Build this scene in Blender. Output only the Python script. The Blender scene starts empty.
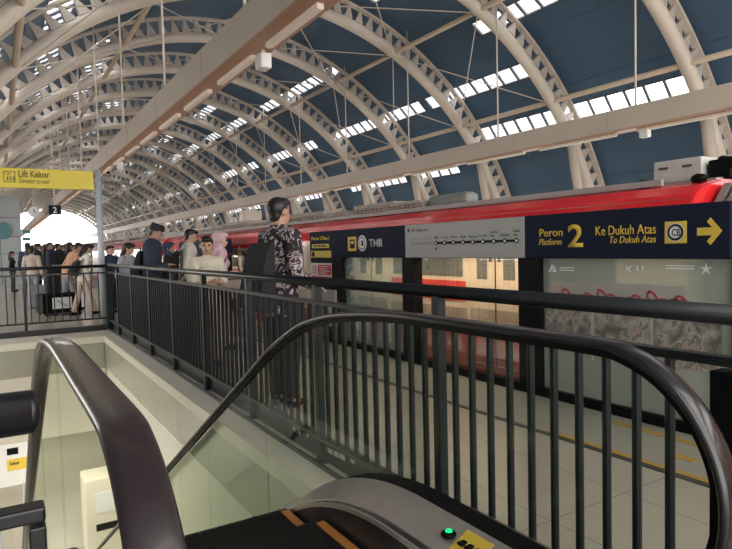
import bpy, bmesh, math, random
from mathutils import Vector, Matrix
random.seed(7)
C = bpy.context.scene.collection
SC = bpy.context.scene
PI = math.pi

# ------------------------------------------------------------------ camera, world, lights, exposure
EYE = 1.42
RM = Matrix(((0.85093424, 0.04474211, -0.52336323),
             (-0.52470803, 0.0262354, -0.85087789),
             (-0.02433943, 0.99865402, 0.04580114)))
FPX, CX, CY = 600.0, 366.0, 274.5
cam_d = bpy.data.cameras.new('camera')
cam_d.sensor_width = 36.0
cam_d.lens = 36.0 * FPX / 732.0
cam_d.clip_start = 0.02
cam_d.clip_end = 500
cam = bpy.data.objects.new('camera', cam_d)
cam.matrix_world = Matrix.Translation((0, 0, EYE)) @ RM.to_4x4()
C.objects.link(cam)
SC.camera = cam

SC.view_settings.view_transform = 'Standard'
SC.view_settings.look = 'None'
SC.view_settings.gamma = 1.0
SC.view_settings.use_curve_mapping = False
SC.view_settings.exposure = 0.55

W = bpy.data.worlds.new('sky')
SC.world = W
W.use_nodes = True
bg = W.node_tree.nodes['Background']
bg.inputs[0].default_value = (1.0, 0.97, 0.93, 1)
bg.inputs[1].default_value = 3.2


def area_lamp(name, loc, size, energy, col=(1, 1, 1), rot=(0, 0, 0)):
    l = bpy.data.lights.new(name, 'AREA')
    l.shape = 'RECTANGLE'
    l.size, l.size_y = size
    l.energy = energy
    l.color = col
    o = bpy.data.objects.new(name, l)
    o.location = loc
    o.rotation_euler = rot
    C.objects.link(o)
    return o


WARM = (1.0, 0.80, 0.58)
# added fill lights at screen-door header height, out of view, brightening the train side
for yy in (3.0, 5.0, 7.0, 15.0, 20.0, 26.0):
    area_lamp('door_fill_light', (4.44, yy, 1.27), (0.14, 1.8), 7, WARM, rot=(0, math.radians(-12), 0))
for yy in (13, 17, 22):
    area_lamp('concourse_light', (1.5, yy, -1.62), (1.2, 1.2), 45, (1, .95, .85))


# ------------------------------------------------------------------ pixel -> world helpers
def ray(px, py):
    return RM @ Vector((px - CX, -(py - CY), -FPX))


def at(px, py, X=None, Y=None, Z=None):
    v = ray(px, py)
    t = X / v.x if X is not None else (Y / v.y if Y is not None else (Z - EYE) / v.z)
    return v * t + Vector((0, 0, EYE))


# ------------------------------------------------------------------ materials
def mat(name, col, rough=0.5, metal=0.0, var=0.0, scale=6.0, bump=0.0, bscale=60.0, emit=0.0, spec=None, coat=0.0):
    m = bpy.data.materials.new(name)
    m.use_nodes = True
    nt = m.node_tree
    p = nt.nodes['Principled BSDF']
    p.inputs['Roughness'].default_value = rough
    p.inputs['Metallic'].default_value = metal
    if spec is not None:
        p.inputs['Specular IOR Level'].default_value = spec
    if coat:
        p.inputs['Coat Weight'].default_value = coat
        p.inputs['Coat Roughness'].default_value = 0.08
    c = (*col, 1)
    tc = nt.nodes.new('ShaderNodeTexCoord')
    n = nt.nodes.new('ShaderNodeTexNoise')
    n.inputs['Scale'].default_value = scale
    n.inputs['Detail'].default_value = 4
    nt.links.new(tc.outputs['Object'], n.inputs['Vector'])
    r = nt.nodes.new('ShaderNodeValToRGB')
    lo = tuple(max(0, x * (1 - var)) for x in col)
    hi = tuple(min(1, x * (1 + var)) for x in col)
    r.color_ramp.elements[0].position = 0.3
    r.color_ramp.elements[1].position = 0.7
    r.color_ramp.elements[0].color = (*lo, 1)
    r.color_ramp.elements[1].color = (*hi, 1)
    nt.links.new(n.outputs['Fac'], r.inputs['Fac'])
    nt.links.new(r.outputs['Color'], p.inputs['Base Color'])
    if bump:
        n2 = nt.nodes.new('ShaderNodeTexNoise')
        n2.inputs['Scale'].default_value = bscale
        nt.links.new(tc.outputs['Object'], n2.inputs['Vector'])
        b = nt.nodes.new('ShaderNodeBump')
        b.inputs['Strength'].default_value = bump
        b.inputs['Distance'].default_value = 0.01
        nt.links.new(n2.outputs['Fac'], b.inputs['Height'])
        nt.links.new(b.outputs['Normal'], p.inputs['Normal'])
    if emit:
        p.inputs['Emission Color'].default_value = c
        p.inputs['Emission Strength'].default_value = emit
    return m


def glass_mat(name, tint, gloss=0.08, diff=0.0, diffcol=(.7, .75, .7)):
    """thin architectural pane: tinted transparency, a fresnel gloss and a little frost"""
    m = bpy.data.materials.new(name)
    m.use_nodes = True
    nt = m.node_tree
    nt.nodes.clear()
    out = nt.nodes.new('ShaderNodeOutputMaterial')
    tr = nt.nodes.new('ShaderNodeBsdfTransparent')
    tr.inputs[0].default_value = (*tint, 1)
    gl = nt.nodes.new('ShaderNodeBsdfGlossy')
    gl.inputs['Roughness'].default_value = 0.03
    fr = nt.nodes.new('ShaderNodeFresnel')
    fr.inputs[0].default_value = 1.45
    df = nt.nodes.new('ShaderNodeBsdfDiffuse')
    df.inputs[0].default_value = (*diffcol, 1)
    m1 = nt.nodes.new('ShaderNodeMixShader')
    m1.inputs[0].default_value = diff
    nt.links.new(tr.outputs[0], m1.inputs[1])
    nt.links.new(df.outputs[0], m1.inputs[2])
    m2 = nt.nodes.new('ShaderNodeMixShader')
    ml = nt.nodes.new('ShaderNodeMath')
    ml.operation = 'MULTIPLY'
    ml.inputs[1].default_value = gloss / 0.08
    nt.links.new(fr.outputs[0], ml.inputs[0])
    nt.links.new(ml.outputs[0], m2.inputs[0])
    nt.links.new(m1.outputs[0], m2.inputs[1])
    nt.links.new(gl.outputs[0], m2.inputs[2])
    nt.links.new(m2.outputs[0], out.inputs[0])
    return m


def tile_mat(name, col, grout, sx, sy, rough, off=(0, 0)):
    m = mat(name, col, rough, var=0.06, scale=1.2)
    nt = m.node_tree
    p = nt.nodes['Principled BSDF']
    src = p.inputs['Base Color'].links[0].from_socket
    tc = nt.nodes.new('ShaderNodeTexCoord')
    sep = nt.nodes.new('ShaderNodeSeparateXYZ')
    nt.links.new(tc.outputs['Object'], sep.inputs[0])
    masks = []
    for ax, s, o in (('X', sx, off[0]), ('Y', sy, off[1])):
        a = nt.nodes.new('ShaderNodeMath'); a.operation = 'ADD'; a.inputs[1].default_value = o + 100 * s
        nt.links.new(sep.outputs[ax], a.inputs[0])
        f = nt.nodes.new('ShaderNodeMath'); f.operation = 'MODULO'; f.inputs[1].default_value = s
        nt.links.new(a.outputs[0], f.inputs[0])
        l = nt.nodes.new('ShaderNodeMath'); l.operation = 'LESS_THAN'; l.inputs[1].default_value = 0.006
        nt.links.new(f.outputs[0], l.inputs[0])
        masks.append(l)
    mx = nt.nodes.new('ShaderNodeMath'); mx.operation = 'MAXIMUM'
    nt.links.new(masks[0].outputs[0], mx.inputs[0])
    nt.links.new(masks[1].outputs[0], mx.inputs[1])
    mix = nt.nodes.new('ShaderNodeMix'); mix.data_type = 'RGBA'
    nt.links.new(mx.outputs[0], mix.inputs['Factor'])
    nt.links.new(src, mix.inputs['A'])
    mix.inputs['B'].default_value = (*grout, 1)
    nt.links.new(mix.outputs['Result'], p.inputs['Base Color'])
    return m


def voronoi_mat(name, cols, scale, rough=0.8, distort=1.5):
    """patchy print: distorted noise through a hard ramp"""
    m = mat(name, (1, 1, 1), rough)
    nt = m.node_tree
    p = nt.nodes['Principled BSDF']
    tc = nt.nodes.new('ShaderNodeTexCoord')
    n = nt.nodes.new('ShaderNodeTexNoise')
    n.inputs['Scale'].default_value = scale
    n.inputs['Detail'].default_value = 3
    n.inputs['Distortion'].default_value = distort
    nt.links.new(tc.outputs['Object'], n.inputs['Vector'])
    r = nt.nodes.new('ShaderNodeValToRGB')
    r.color_ramp.interpolation = 'CONSTANT'
    els = r.color_ramp.elements
    while len(els) < len(cols):
        els.new(0.5)
    for e, (pos, c) in zip(els, cols):
        e.position = pos
        e.color = (*c, 1)
    nt.links.new(n.outputs['Fac'], r.inputs['Fac'])
    nt.links.new(r.outputs['Color'], p.inputs['Base Color'])
    return m


M = {}
M['roof'] = mat('blue_roof_sheet', (0.062, 0.122, 0.195), 0.55, var=0.12, scale=0.5)
M['rib'] = mat('cream_steel', (0.66, 0.57, 0.48), 0.45, var=0.05, scale=3)
M['rib_web'] = mat('cream_steel_web', (0.60, 0.52, 0.45), 0.5, var=0.06, scale=3)
M['pipe'] = mat('tan_pipe', (0.55, 0.43, 0.32), 0.45, var=0.05)
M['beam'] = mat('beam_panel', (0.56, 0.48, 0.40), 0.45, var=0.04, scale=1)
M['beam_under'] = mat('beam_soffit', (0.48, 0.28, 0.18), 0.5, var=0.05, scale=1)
M['white'] = mat('white_paint', (0.75, 0.73, 0.70), 0.5, var=0.03)
M['mullion'] = mat('skylight_mullion', (0.08, 0.09, 0.11), 0.5)
M['floor'] = tile_mat('platform_tile', (0.38, 0.34, 0.285), (0.20, 0.18, 0.15), 0.6, 1.2, 0.22, (0.05, 0.32))
M['band'] = mat('grey_edge_band', (0.30, 0.285, 0.25), 0.5, var=0.06)
M['yellow_line'] = mat('yellow_line_paint', (0.42, 0.25, 0.05), 0.6, var=0.12)
M['dark_line'] = mat('dark_strip', (0.05, 0.05, 0.045), 0.6)
M['cream'] = mat('cream_panel', (0.72, 0.67, 0.54), 0.35, var=0.03, scale=2)
M['curb'] = mat('curb_stone', (0.88, 0.82, 0.68), 0.26, var=0.03, scale=2, spec=0.9)
M['fascia'] = mat('fascia_panel', (0.38, 0.375, 0.29), 0.16, var=0.03, scale=2)
M['lowfloor'] = tile_mat('concourse_tile', (0.42, 0.40, 0.34), (0.25, 0.24, 0.2), 0.6, 0.6, 0.3)
M['rail'] = mat('black_rail_paint', (0.009, 0.010, 0.012), 0.30, var=0.1, coat=0.1, spec=0.35)
M['baluster'] = mat('charcoal_baluster_paint', (0.011, 0.015, 0.017), 0.42, var=0.1, spec=0.3)
M['plinth'] = mat('dark_plinth', (0.018, 0.017, 0.016), 0.45, var=0.25, scale=5)
M['rubber'] = mat('handrail_rubber', (0.013, 0.011, 0.012), 0.25, var=0.1, coat=0.25)
M['rubber_worn'] = mat('handrail_rubber_worn', (0.026, 0.017, 0.018), 0.33, var=0.25, scale=4, coat=0.2)
M['steel'] = mat('brushed_steel', (0.62, 0.57, 0.51), 0.33, metal=0.75, var=0.05, scale=14)
M['dark_steel'] = mat('dark_decking', (0.09, 0.082, 0.08), 0.32, metal=0.6, var=0.1)
M['skirt'] = mat('skirt_panel', (0.025, 0.022, 0.022), 0.35, var=0.1)
M['step'] = mat('step_aluminium', (0.020, 0.017, 0.016), 0.55, metal=0.3, var=0.15, scale=30)
M['orange'] = mat('orange_demarcation', (0.55, 0.22, 0.05), 0.5, var=0.1)
M['bal_glass'] = glass_mat('balustrade_glass', (0.94, 0.965, 0.925), 0.0025, 0.0)
M['psd_glass'] = glass_mat('screen_glass', (0.88, 0.94, 0.93), 0.022, 0.30, (.40, .50, .49))
M['frost_glass'] = glass_mat('frosted_glass', (0.90, 0.94, 0.92), 0.02, 0.66, (.38, .43, .395))
M['door_glass'] = glass_mat('door_glass', (0.97, 0.96, 0.94), 0.02, 0.0)
M['sky_glass'] = glass_mat('skylight_glass', (0.95, 0.97, 1.0), 0.06, 0.02, (.9, .9, .9))
M['navy'] = mat('navy_sign_panel', (0.012, 0.016, 0.036), 0.6, var=0.05, spec=0.12)
M['sign_yellow'] = mat('sign_yellow', (0.70, 0.50, 0.06), 0.5)
M['sign_white'] = mat('sign_white', (0.72, 0.72, 0.70), 0.5)
M['mapgrey'] = mat('line_map_panel', (0.35, 0.35, 0.32), 0.45, var=0.02)
M['mapgreyline'] = mat('line_map_faded', (0.25, 0.25, 0.24), 0.5)
M['black'] = mat('black_paint', (0.004, 0.004, 0.005), 0.5, spec=0.12)
M['train_red'] = mat('train_red_gloss', (0.80, 0.025, 0.028), 0.18, var=0.03, coat=0.6)
M['train_red_low'] = mat('train_red_lower', (0.36, 0.05, 0.045), 0.3, var=0.05)
M['train_cream'] = mat('train_cream_side', (0.74, 0.62, 0.46), 0.3, var=0.03)
M['train_stripe'] = mat('train_red_stripe', (0.72, 0.06, 0.05), 0.35)
M['train_low'] = mat('train_dusty_low', (0.42, 0.34, 0.26), 0.4, var=0.2, scale=3)
M['train_window'] = mat('train_window_glass', (0.16, 0.17, 0.15), 0.12, var=0.08)
M['train_roof'] = mat('train_roof_grey', (0.36, 0.34, 0.32), 0.5, var=0.08)
M['ac_grey'] = mat('ac_unit_grey', (0.50, 0.48, 0.45), 0.4, var=0.08, scale=4)
M['ac_dark'] = mat('fairing_grey', (0.22, 0.22, 0.21), 0.5, var=0.08)
M['ac_tan'] = mat('roof_gear_tan', (0.38, 0.31, 0.26), 0.5, var=0.2, scale=8)
M['bellows'] = mat('bellows_grey', (0.25, 0.23, 0.21), 0.7, var=0.1)
M['poster'] = mat('poster_white', (0.40, 0.39, 0.35), 0.5, var=0.04)
M['poster_pink'] = mat('poster_pink', (0.40, 0.25, 0.22), 0.5, var=0.15, scale=10)
M['poster_red'] = mat('poster_red', (0.40, 0.06, 0.06), 0.5)
M['collage'] = voronoi_mat('poster_collage', [(0.0, (.13, .12, .105)), (.38, (.20, .185, .16)), (.45, (.27, .25, .215)), (.52, (.36, .34, .30)), (.59, (.17, .16, .135)), (.64, (.36, .28, .245))], 9, .8, .2)
M['notice_red'] = mat('notice_red', (0.60, 0.04, 0.06), 0.5)
M['etched'] = mat('etched_white', (0.80, 0.82, 0.80), 0.7)
M['pole'] = mat('sign_post_grey', (0.42, 0.47, 0.50), 0.4, var=0.04)
M['lift_sign'] = mat('lift_sign_yellow', (0.72, 0.58, 0.06), 0.5, var=0.03)
M['lift_ink'] = mat('lift_sign_ink', (0.20, 0.15, 0.03), 0.6)
M['green_led'] = mat('green_led', (0.0, 0.75, 0.12), 0.4, emit=1.5)
M['wallgrey'] = mat('grey_cladding', (0.42, 0.45, 0.46), 0.5, var=0.04, scale=1)
M['track'] = mat('track_bed', (0.10, 0.095, 0.09), 0.8, var=0.2)
M['clockface'] = mat('clock_face', (0.75, 0.76, 0.76), 0.4)
M['teal'] = mat('teal_sign', (0.10, 0.25, 0.25), 0.5)
M['skin'] = mat('skin', (0.42, 0.24, 0.16), 0.5, var=0.05)
M['skin_light'] = mat('skin_light', (0.52, 0.32, 0.23), 0.5, var=0.05)
M['hair'] = mat('black_hair', (0.010, 0.009, 0.009), 0.45, var=0.2, scale=40, bump=0.3, bscale=90)
M['eye'] = mat('eye_dark', (0.015, 0.012, 0.01), 0.2)
M['lip'] = mat('lip', (0.33, 0.13, 0.11), 0.5)
M['lamp_box'] = mat('luminaire_cover', (0.70, 0.60, 0.50), 0.45, emit=0.08)


def cloth(name, col, var=0.12):
    return mat(name, col, 0.85, var=var, scale=9, bump=0.35, bscale=35)


# ------------------------------------------------------------------ mesh builder
class MB:
    def __init__(s):
        s.v = []; s.f = []

    def add(s, verts, faces):
        b = len(s.v)
        s.v += [tuple(x) for x in verts]
        s.f += [tuple(i + b for i in f) for f in faces]
        return s

    def box(s, x0, x1, y0, y1, z0, z1):
        v = [(x, y, z) for z in (z0, z1) for y in (y0, y1) for x in (x0, x1)]
        return s.add(v, [(0, 2, 3, 1), (4, 5, 7, 6), (0, 1, 5, 4), (2, 6, 7, 3), (0, 4, 6, 2), (1, 3, 7, 5)])

    def bar(s, a, b, w, h, up=(0, 0, 1)):
        a = Vector(a); b = Vector(b); d = (b - a).normalized()
        r = d.cross(Vector(up))
        if r.length < 1e-4: r = d.cross(Vector((1, 0, 0)))
        r.normalize(); u = r.cross(d)
        v = []
        for p in (a, b):
            for i, j in ((-1, -1), (1, -1), (1, 1), (-1, 1)):
                v.append(p + r * (i * w / 2) + u * (j * h / 2))
        return s.add(v, [(0, 1, 2, 3), (7, 6, 5, 4), (0, 4, 5, 1), (1, 5, 6, 2), (2, 6, 7, 3), (3, 7, 4, 0)])

    def sweep(s, path, prof, caps=True, right=None):
        """prof: list of (r,u) points closed loop; path list of points; right: fixed right vector"""
        path = [Vector(p) for p in path]; n = len(prof); b = len(s.v)
        for i, p in enumerate(path):
            d = (path[min(i + 1, len(path) - 1)] - path[max(i - 1, 0)]).normalized()
            if right is None:
                r = d.cross(Vector((0, 0, 1)))
                if r.length < 1e-3: r = d.cross(Vector((0, 1, 0)))
                r.normalize()
            else:
                r = Vector(right)
            u = r.cross(d).normalized()
            for q in prof:
                s.v.append(tuple(p + r * q[0] + u * q[1]))
        for i in range(len(path) - 1):
            for j in range(n):
                k = (j + 1) % n
                s.f.append((b + i * n + j, b + i * n + k, b + (i + 1) * n + k, b + (i + 1) * n + j))
        if caps:
            s.f.append(tuple(b + j for j in range(n))[::-1])
            e = b + (len(path) - 1) * n
            s.f.append(tuple(e + j for j in range(n)))
        return s

    def tube(s, path, r, n=10, right=None):
        return s.sweep(path, [(r * math.cos(2 * PI * i / n), r * math.sin(2 * PI * i / n)) for i in range(n)], True, right)

    def prism(s, poly, axis, a0, a1):
        """poly of 2D points extruded along axis 'x','y' or 'z'"""
        n = len(poly)
        def P(q, a):
            return (a, q[0], q[1]) if axis == 'x' else ((q[0], a, q[1]) if axis == 'y' else (q[0], q[1], a))
        v = [P(q, a0) for q in poly] + [P(q, a1) for q in poly]
        f = [tuple(range(n))[::-1], tuple(range(n, 2 * n))] + [(i, (i + 1) % n, n + (i + 1) % n, n + i) for i in range(n)]
        return s.add(v, f)

    def ell(s, c, r, nu=14, nv=9, rot=None):
        v = []; f = []
        for i in range(nv + 1):
            t = PI * i / nv
            for j in range(nu):
                p = 2 * PI * j / nu
                q = Vector((r[0] * math.sin(t) * math.cos(p), r[1] * math.sin(t) * math.sin(p), r[2] * math.cos(t)))
                if rot is not None: q = rot @ q
                v.append(q + Vector(c))
        for i in range(nv):
            for j in range(nu):
                k = (j + 1) % nu
                f.append((i * nu + j, (i + 1) * nu + j, (i + 1) * nu + k, i * nu + k))
        return s.add(v, f)

    def cap(s, a, b, ra, rb, flat=(False, False), n=14, sq=1.0):
        """tapered limb from a to b, round or flat ends; sq squashes along the body's y"""
        a = Vector(a); b = Vector(b); d = (b - a).normalized()
        ref = Vector((0, 1, 0)) if abs(d.y) < 0.8 else Vector((0, 0, 1))
        r = d.cross(ref).normalized(); u = r.cross(d).normalized()
        rings = []
        K = 4
        if not flat[0]:
            for i in range(1, K + 1):
                t = PI / 2 * i / K
                rings.append((a - d * ra * math.cos(t) if i < K else a, ra * math.sin(t)))
        else:
            rings += [(a, ra * 0.5), (a, ra)]
        if not flat[1]:
            for i in range(0, K):
                t = PI / 2 * i / K
                rings.append((b + d * rb * math.sin(t), rb * math.cos(t)))
        else:
            rings += [(b, rb), (b, rb * 0.5)]
        vb = len(s.v)
        for c, rr in rings:
            for j in range(n):
                p = 2 * PI * j / n
                s.v.append(tuple(c + r * rr * math.cos(p) + u * rr * math.sin(p) * sq))
        for i in range(len(rings) - 1):
            for j in range(n):
                k = (j + 1) % n
                s.f.append((vb + i * n + j, vb + i * n + k, vb + (i + 1) * n + k, vb + (i + 1) * n + j))
        s.f.append(tuple(vb + j for j in range(n))[::-1])
        e = vb + (len(rings) - 1) * n
        s.f.append(tuple(e + j for j in range(n)))
        return s

    def mesh(s, name):
        me = bpy.data.meshes.new(name)
        me.from_pydata(s.v, [], s.f)
        bm = bmesh.new(); bm.from_mesh(me)
        bmesh.ops.recalc_face_normals(bm, faces=bm.faces)
        bm.to_mesh(me); bm.free()
        return me

    def build(s, name, m, parent=None, smooth=False, bevel=0.0, loc=None, auto=None):
        """link as ONE mesh object; verts are in world coordinates unless parent is given local ones"""
        me = s.mesh(name)
        if smooth:
            for p in me.polygons: p.use_smooth = True
        o = bpy.data.objects.new(name, me)
        me.materials.append(M[m] if isinstance(m, str) else m)
        C.objects.link(o)
        if loc is not None: o.location = loc
        if parent is not None:
            o.parent = parent
        if bevel:
            b = o.modifiers.new('bevel', 'BEVEL'); b.width = bevel; b.segments = 2; b.limit_method = 'ANGLE'
        if auto:
            me.shade_auto = True if hasattr(me, 'shade_auto') else None
        return o


def tag(o, label=None, cat=None, group=None, kind=None):
    if label: o['label'] = label
    if cat: o['category'] = cat
    if group: o['group'] = group
    if kind: o['kind'] = kind
    return o


def thing(name, label, cat, loc=(0, 0, 0), rz=0.0, group=None):
    o = bpy.data.objects.new(name, None)
    o.empty_display_size = 0.1
    C.objects.link(o)
    o.location = loc
    o.rotation_euler = (0, 0, rz)
    return tag(o, label, cat, group)


def copy_tree(o, parent=None):
    c = o.copy(); C.objects.link(c)
    if parent is not None: c.parent = parent
    for ch in list(o.children): copy_tree(ch, c)
    return c


def local(mb, root):
    """verts given in world coordinates -> root's local coordinates (root unrotated)"""
    l = root.location
    mb.v = [(x - l.x, y - l.y, z - l.z) for x, y, z in mb.v]
    return mb


def text_on(name, s, parent, m, basis, origin, w, h, italic=False, bold=0.0, depth=0.003):
    """text fitted exactly into a w x h box whose lower-left corner is origin (world), basis = (right, up, normal)"""
    cu = bpy.data.curves.new(name, 'FONT')
    cu.body = s
    cu.size = 1.0
    cu.shear = 0.25 if italic else 0.0
    cu.offset = bold
    cu.resolution_u = 3
    to = bpy.data.objects.new(name, cu)
    C.objects.link(to)
    dg = bpy.context.evaluated_depsgraph_get()
    me = bpy.data.meshes.new_from_object(to.evaluated_get(dg))
    bpy.data.objects.remove(to)
    xs = [v.co.x for v in me.vertices]; ys = [v.co.y for v in me.vertices]
    x0, x1, y0, y1 = min(xs), max(xs), min(ys), max(ys)
    r, u, n = (Vector(b) for b in basis)
    pl = parent.matrix_basis.translation
    bm = bmesh.new(); bm.from_mesh(me)
    for v in bm.verts:
        a = (v.co.x - x0) / (x1 - x0) * w; b = (v.co.y - y0) / (y1 - y0) * h
        v.co = Vector(origin) + r * a + u * b - pl
    ext = bmesh.ops.extrude_face_region(bm, geom=bm.faces[:])
    for e in ext['geom']:
        if isinstance(e, bmesh.types.BMVert): e.co += n * depth
    bmesh.ops.recalc_face_normals(bm, faces=bm.faces)
    bm.to_mesh(me); bm.free()
    me.name = name
    me.materials.clear(); me.materials.append(M[m])
    o = bpy.data.objects.new(name, me)
    C.objects.link(o); o.parent = parent
    return o


FACE_L = ((0, -1, 0), (0, 0, 1), (-1, 0, 0))      # a face that looks towards -X (platform side of the screen doors)
FACE_F = ((1, 0, 0), (0, 0, 1), (0, -1, 0))       # a face that looks towards -Y


def struct(o):
    o['kind'] = 'structure'
    return o


# ================================================================== SETTING
# platform slab with the escalator void cut out
fl = MB()
VX0, VX1, VY0, VY1 = -1.7, 1.51, 1.35, 10.9
fl.box(-2.6, 4.42, VY1, 108, -.45, 0)
fl.box(VX1, 4.42, -6, VY1, -.45, 0)
fl.box(-2.6, VX1, -6, VY0, -.45, 0)
fl.box(-2.6, VX0, VY0, VY1, -.45, 0)
struct(fl.build('floor', 'floor'))
struct(MB().box(3.45, 4.40, -6, 108, 0.0005, 0.004).build('floor_edge_band', 'band'))
struct(MB().box(3.40, 3.45, -6, 108, 0.0005, 0.006).build('floor_edge_strip', 'dark_line'))
tag(MB().box(3.452, 3.50, -6, 3.1, 0.0045, 0.008).build('floor_line', 'yellow_line'), 'yellow line along the near edge of the grey floor band by the dark strip', 'floor marking')
tag(MB().box(4.02, 4.08, -6, 2.95, 0.0045, 0.008).build('floor_line', 'yellow_line'), 'yellow line close to the base of the glass screen panel', 'floor marking')
tag(MB().box(3.70, 3.77, 2.12, 2.30, 0.0045, 0.008).build('floor_mark', 'yellow_line'), 'small yellow patch between the two yellow lines on the grey floor band', 'floor marking')
tag(MB().box(4.02, 4.08, 7.2, 20, 0.0045, 0.008).build('floor_line', 'yellow_line'), 'yellow line on the floor beside the far end of the screen doors', 'floor marking')

# void: pale curb on top, glossy fascia panels below
struct(MB().box(1.51, 1.772, 1.35, 10.9, 0.001, 0.03).build('trim_1', 'curb', bevel=.004))
struct(MB().box(-1.7, 1.772, 10.9, 11.72, 0.001, 0.03).build('trim_2', 'curb', bevel=.004))
struct(MB().box(1.485, 1.508, 1.35, 10.875, -.075, 0.03).build('trim_3', 'cream', bevel=.003))
struct(MB().box(-1.7, 1.485, 10.875, 10.898, -.075, 0.03).build('trim_4', 'cream', bevel=.003))
w1 = MB(); w2 = MB()
y = 1.35
while y < 10.85:
    w1.box(1.495, 1.508, y + .004, min(y + 2.4, 10.88) - .004, -.50, -.08)
    w2.box(1.50, 1.53, y + .004, min(y + 2.4, 10.88) - .004, -1.5, -.51)
    y += 2.4
struct(w1.build('wall_void_right', 'fascia', bevel=.002))
struct(w2.build('wall_void_right_lower', 'cream'))
w1 = MB(); w2 = MB()
for x in (-1.7, -.1):
    w1.box(x + .004, min(x + 1.6, 1.49) - .004, 10.885, 10.898, -.50, -.08)
    w2.box(x + .004, min(x + 1.6, 1.49) - .004, 10.89, 10.92, -1.5, -.51)
struct(w1.build('wall_void_far', 'fascia', bevel=.002))
struct(w2.build('wall_void_far_lower', 'cream'))
struct(MB().box(-1.73, -1.70, 1.35, 10.9, -1.5, -.0).build('wall_void_left', 'fascia'))
struct(MB().box(-1.7, -.12, 1.32, 1.345, -1.5, -.0).build('wall_void_near', 'cream'))
# concourse below
struct(MB().box(-8, 12, -6, 40, -5.3, -5.2).build('floor_concourse', 'lowfloor'))
cl = MB()
cl.box(-8, VX0 - .03, -6, 40, -1.55, -1.5); cl.box(1.53, 12, -6, 40, -1.55, -1.5)
cl.box(VX0 - .03, 1.53, 10.92, 40, -1.55, -1.5); cl.box(VX0 - .03, 1.53, -6, 1.3, -1.55, -1.5)
struct(cl.build('ceiling_concourse', 'cream'))
struct(MB().box(-8, 12, 39.8, 40, -5.2, -1.55).build('wall_concourse_far', 'cream'))
struct(MB().box(11.8, 12, -6, 39.8, -5.2, -1.55).build('wall_concourse_right', 'cream'))
struct(MB().box(-2.75, -2.60, -6, 7.5, -.45, 3.3).build('wall_left', 'wallgrey'))  # unseen wall, full height here to keep daylight off the foreground
struct(MB().box(-2.75, -2.60, 7.5, 108, -.45, 1.0).build('wall_left_low', 'wallgrey'))  # unseen too, kept low so daylight reaches the passengers
# tracks and the opposite platform
struct(MB().box(4.42, 10.3, -6, 108, -1.2, -1.1).build('floor_track', 'track'))
struct(MB().box(10.3, 17.6, -6, 108, -.45, 0).build('floor_opposite', 'floor'))
struct(MB().box(4.40, 4.44, -6, 108, -1.1, -.45).build('wall_track_edge', 'track'))
struct(MB().box(10.28, 10.32, -6, 108, -1.1, -.45).build('wall_track_opposite', 'track'))

# ------------------------------------------------------------------ vaulted roof
S = 4.1
XC, ZC, RA, RB, YA = 7.31, -1.298, 9.62, 10.07, 8.35
K0, K1 = -3, 24


def arch(th, off=0.0, y=0.0):
    t = math.radians(th)
    return Vector((XC + (RA + off) * math.cos(t), y, ZC + (RB + off) * math.sin(t)))


TH0, TH1 = 17.0, 160.0
# skylight rows: angle on the vault -> strips (start, end) in bays counted from the rightmost arch
ROWS = [(32.6, [(2.55, 3.35), (3.45, 4.7), (5.3, 7.1), (7.8, 9.6), (10.3, 12.2), (13, 15), (16, 18.4), (19.2, 21.5)]),
        (38.3, [(-1.6, -0.4), (0.15, 2.06)]),
        (48.1, [(-1.7, -0.5), (1.2, 2.45), (2.53, 4.4), (4.75, 6.5), (6.75, 8.6), (9, 10.9), (11.4, 13.2), (13.6, 15.4), (16, 18), (19, 21)]),
        (58.3, [(-1.8, -0.6), (0.35, 1.38)]),
        (64.3, [(3.1, 5.0), (5.5, 7.3), (7.7, 9.8), (10.4, 12.4), (13, 15), (16, 18), (19.5, 22)]),
        (73.6, [(1.5, 1.9), (5.6, 6.9), (8, 9.6), (11, 13), (14.5, 17)]),
        (99.0, [(5.9, 7.4), (8.1, 9.6), (10.2, 12), (13, 15)]),
        (110.3, [(3.5, 4.9), (5.1, 6.6), (7.0, 8.6), (9.3, 11)]),
        (122.3, [(1.6, 2.85), (2.95, 4.2), (4.5, 5.9), (6.3, 7.8), (9, 11)]),
        (134.0, [(2.4, 3.7), (5.0, 6.5), (8, 10)])]
HW = 1.5                      # half width of a skylight row, degrees
OFF = 0.80
cuts = [TH0]
HWR = {r: (HW if r < 90 else 2.5) for r, st in ROWS}
for r, st in ROWS: cuts += [r - HWR[r], r + HWR[r]]
cuts.append(TH1)
Y0R, Y1R = YA + K0 * S + .9, YA + K1 * S + .6
ceil = MB()
for i in range(len(cuts) - 1):
    a, b = cuts[i], cuts[i + 1]
    n = max(1, int((b - a) / 2.5))
    ths = [a + (b - a) * j / n for j in range(n + 1)]
    if i % 2 == 0:
        spans = [(Y0R, Y1R)]
    else:
        spans = []; yy = Y0R
        for (q0, q1) in ROWS[i // 2][1]:
            spans.append((yy, YA + q0 * S)); yy = YA + q1 * S
        spans.append((yy, Y1R))
    for (y0, y1) in spans:
        for j in range(n):
            ps = [arch(ths[j], OFF, y0), arch(ths[j + 1], OFF, y0), arch(ths[j + 1], OFF, y1), arch(ths[j], OFF, y1)]
            qs = [arch(ths[j], OFF + .08, y0), arch(ths[j + 1], OFF + .08, y0), arch(ths[j + 1], OFF + .08, y1), arch(ths[j], OFF + .08, y1)]
            ceil.add(ps + qs, [(0, 1, 2, 3), (7, 6, 5, 4), (0, 4, 5, 1), (1, 5, 6, 2), (2, 6, 7, 3), (3, 7, 4, 0)])
struct(ceil.build('ceiling', 'roof'))
seam = MB()
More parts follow.
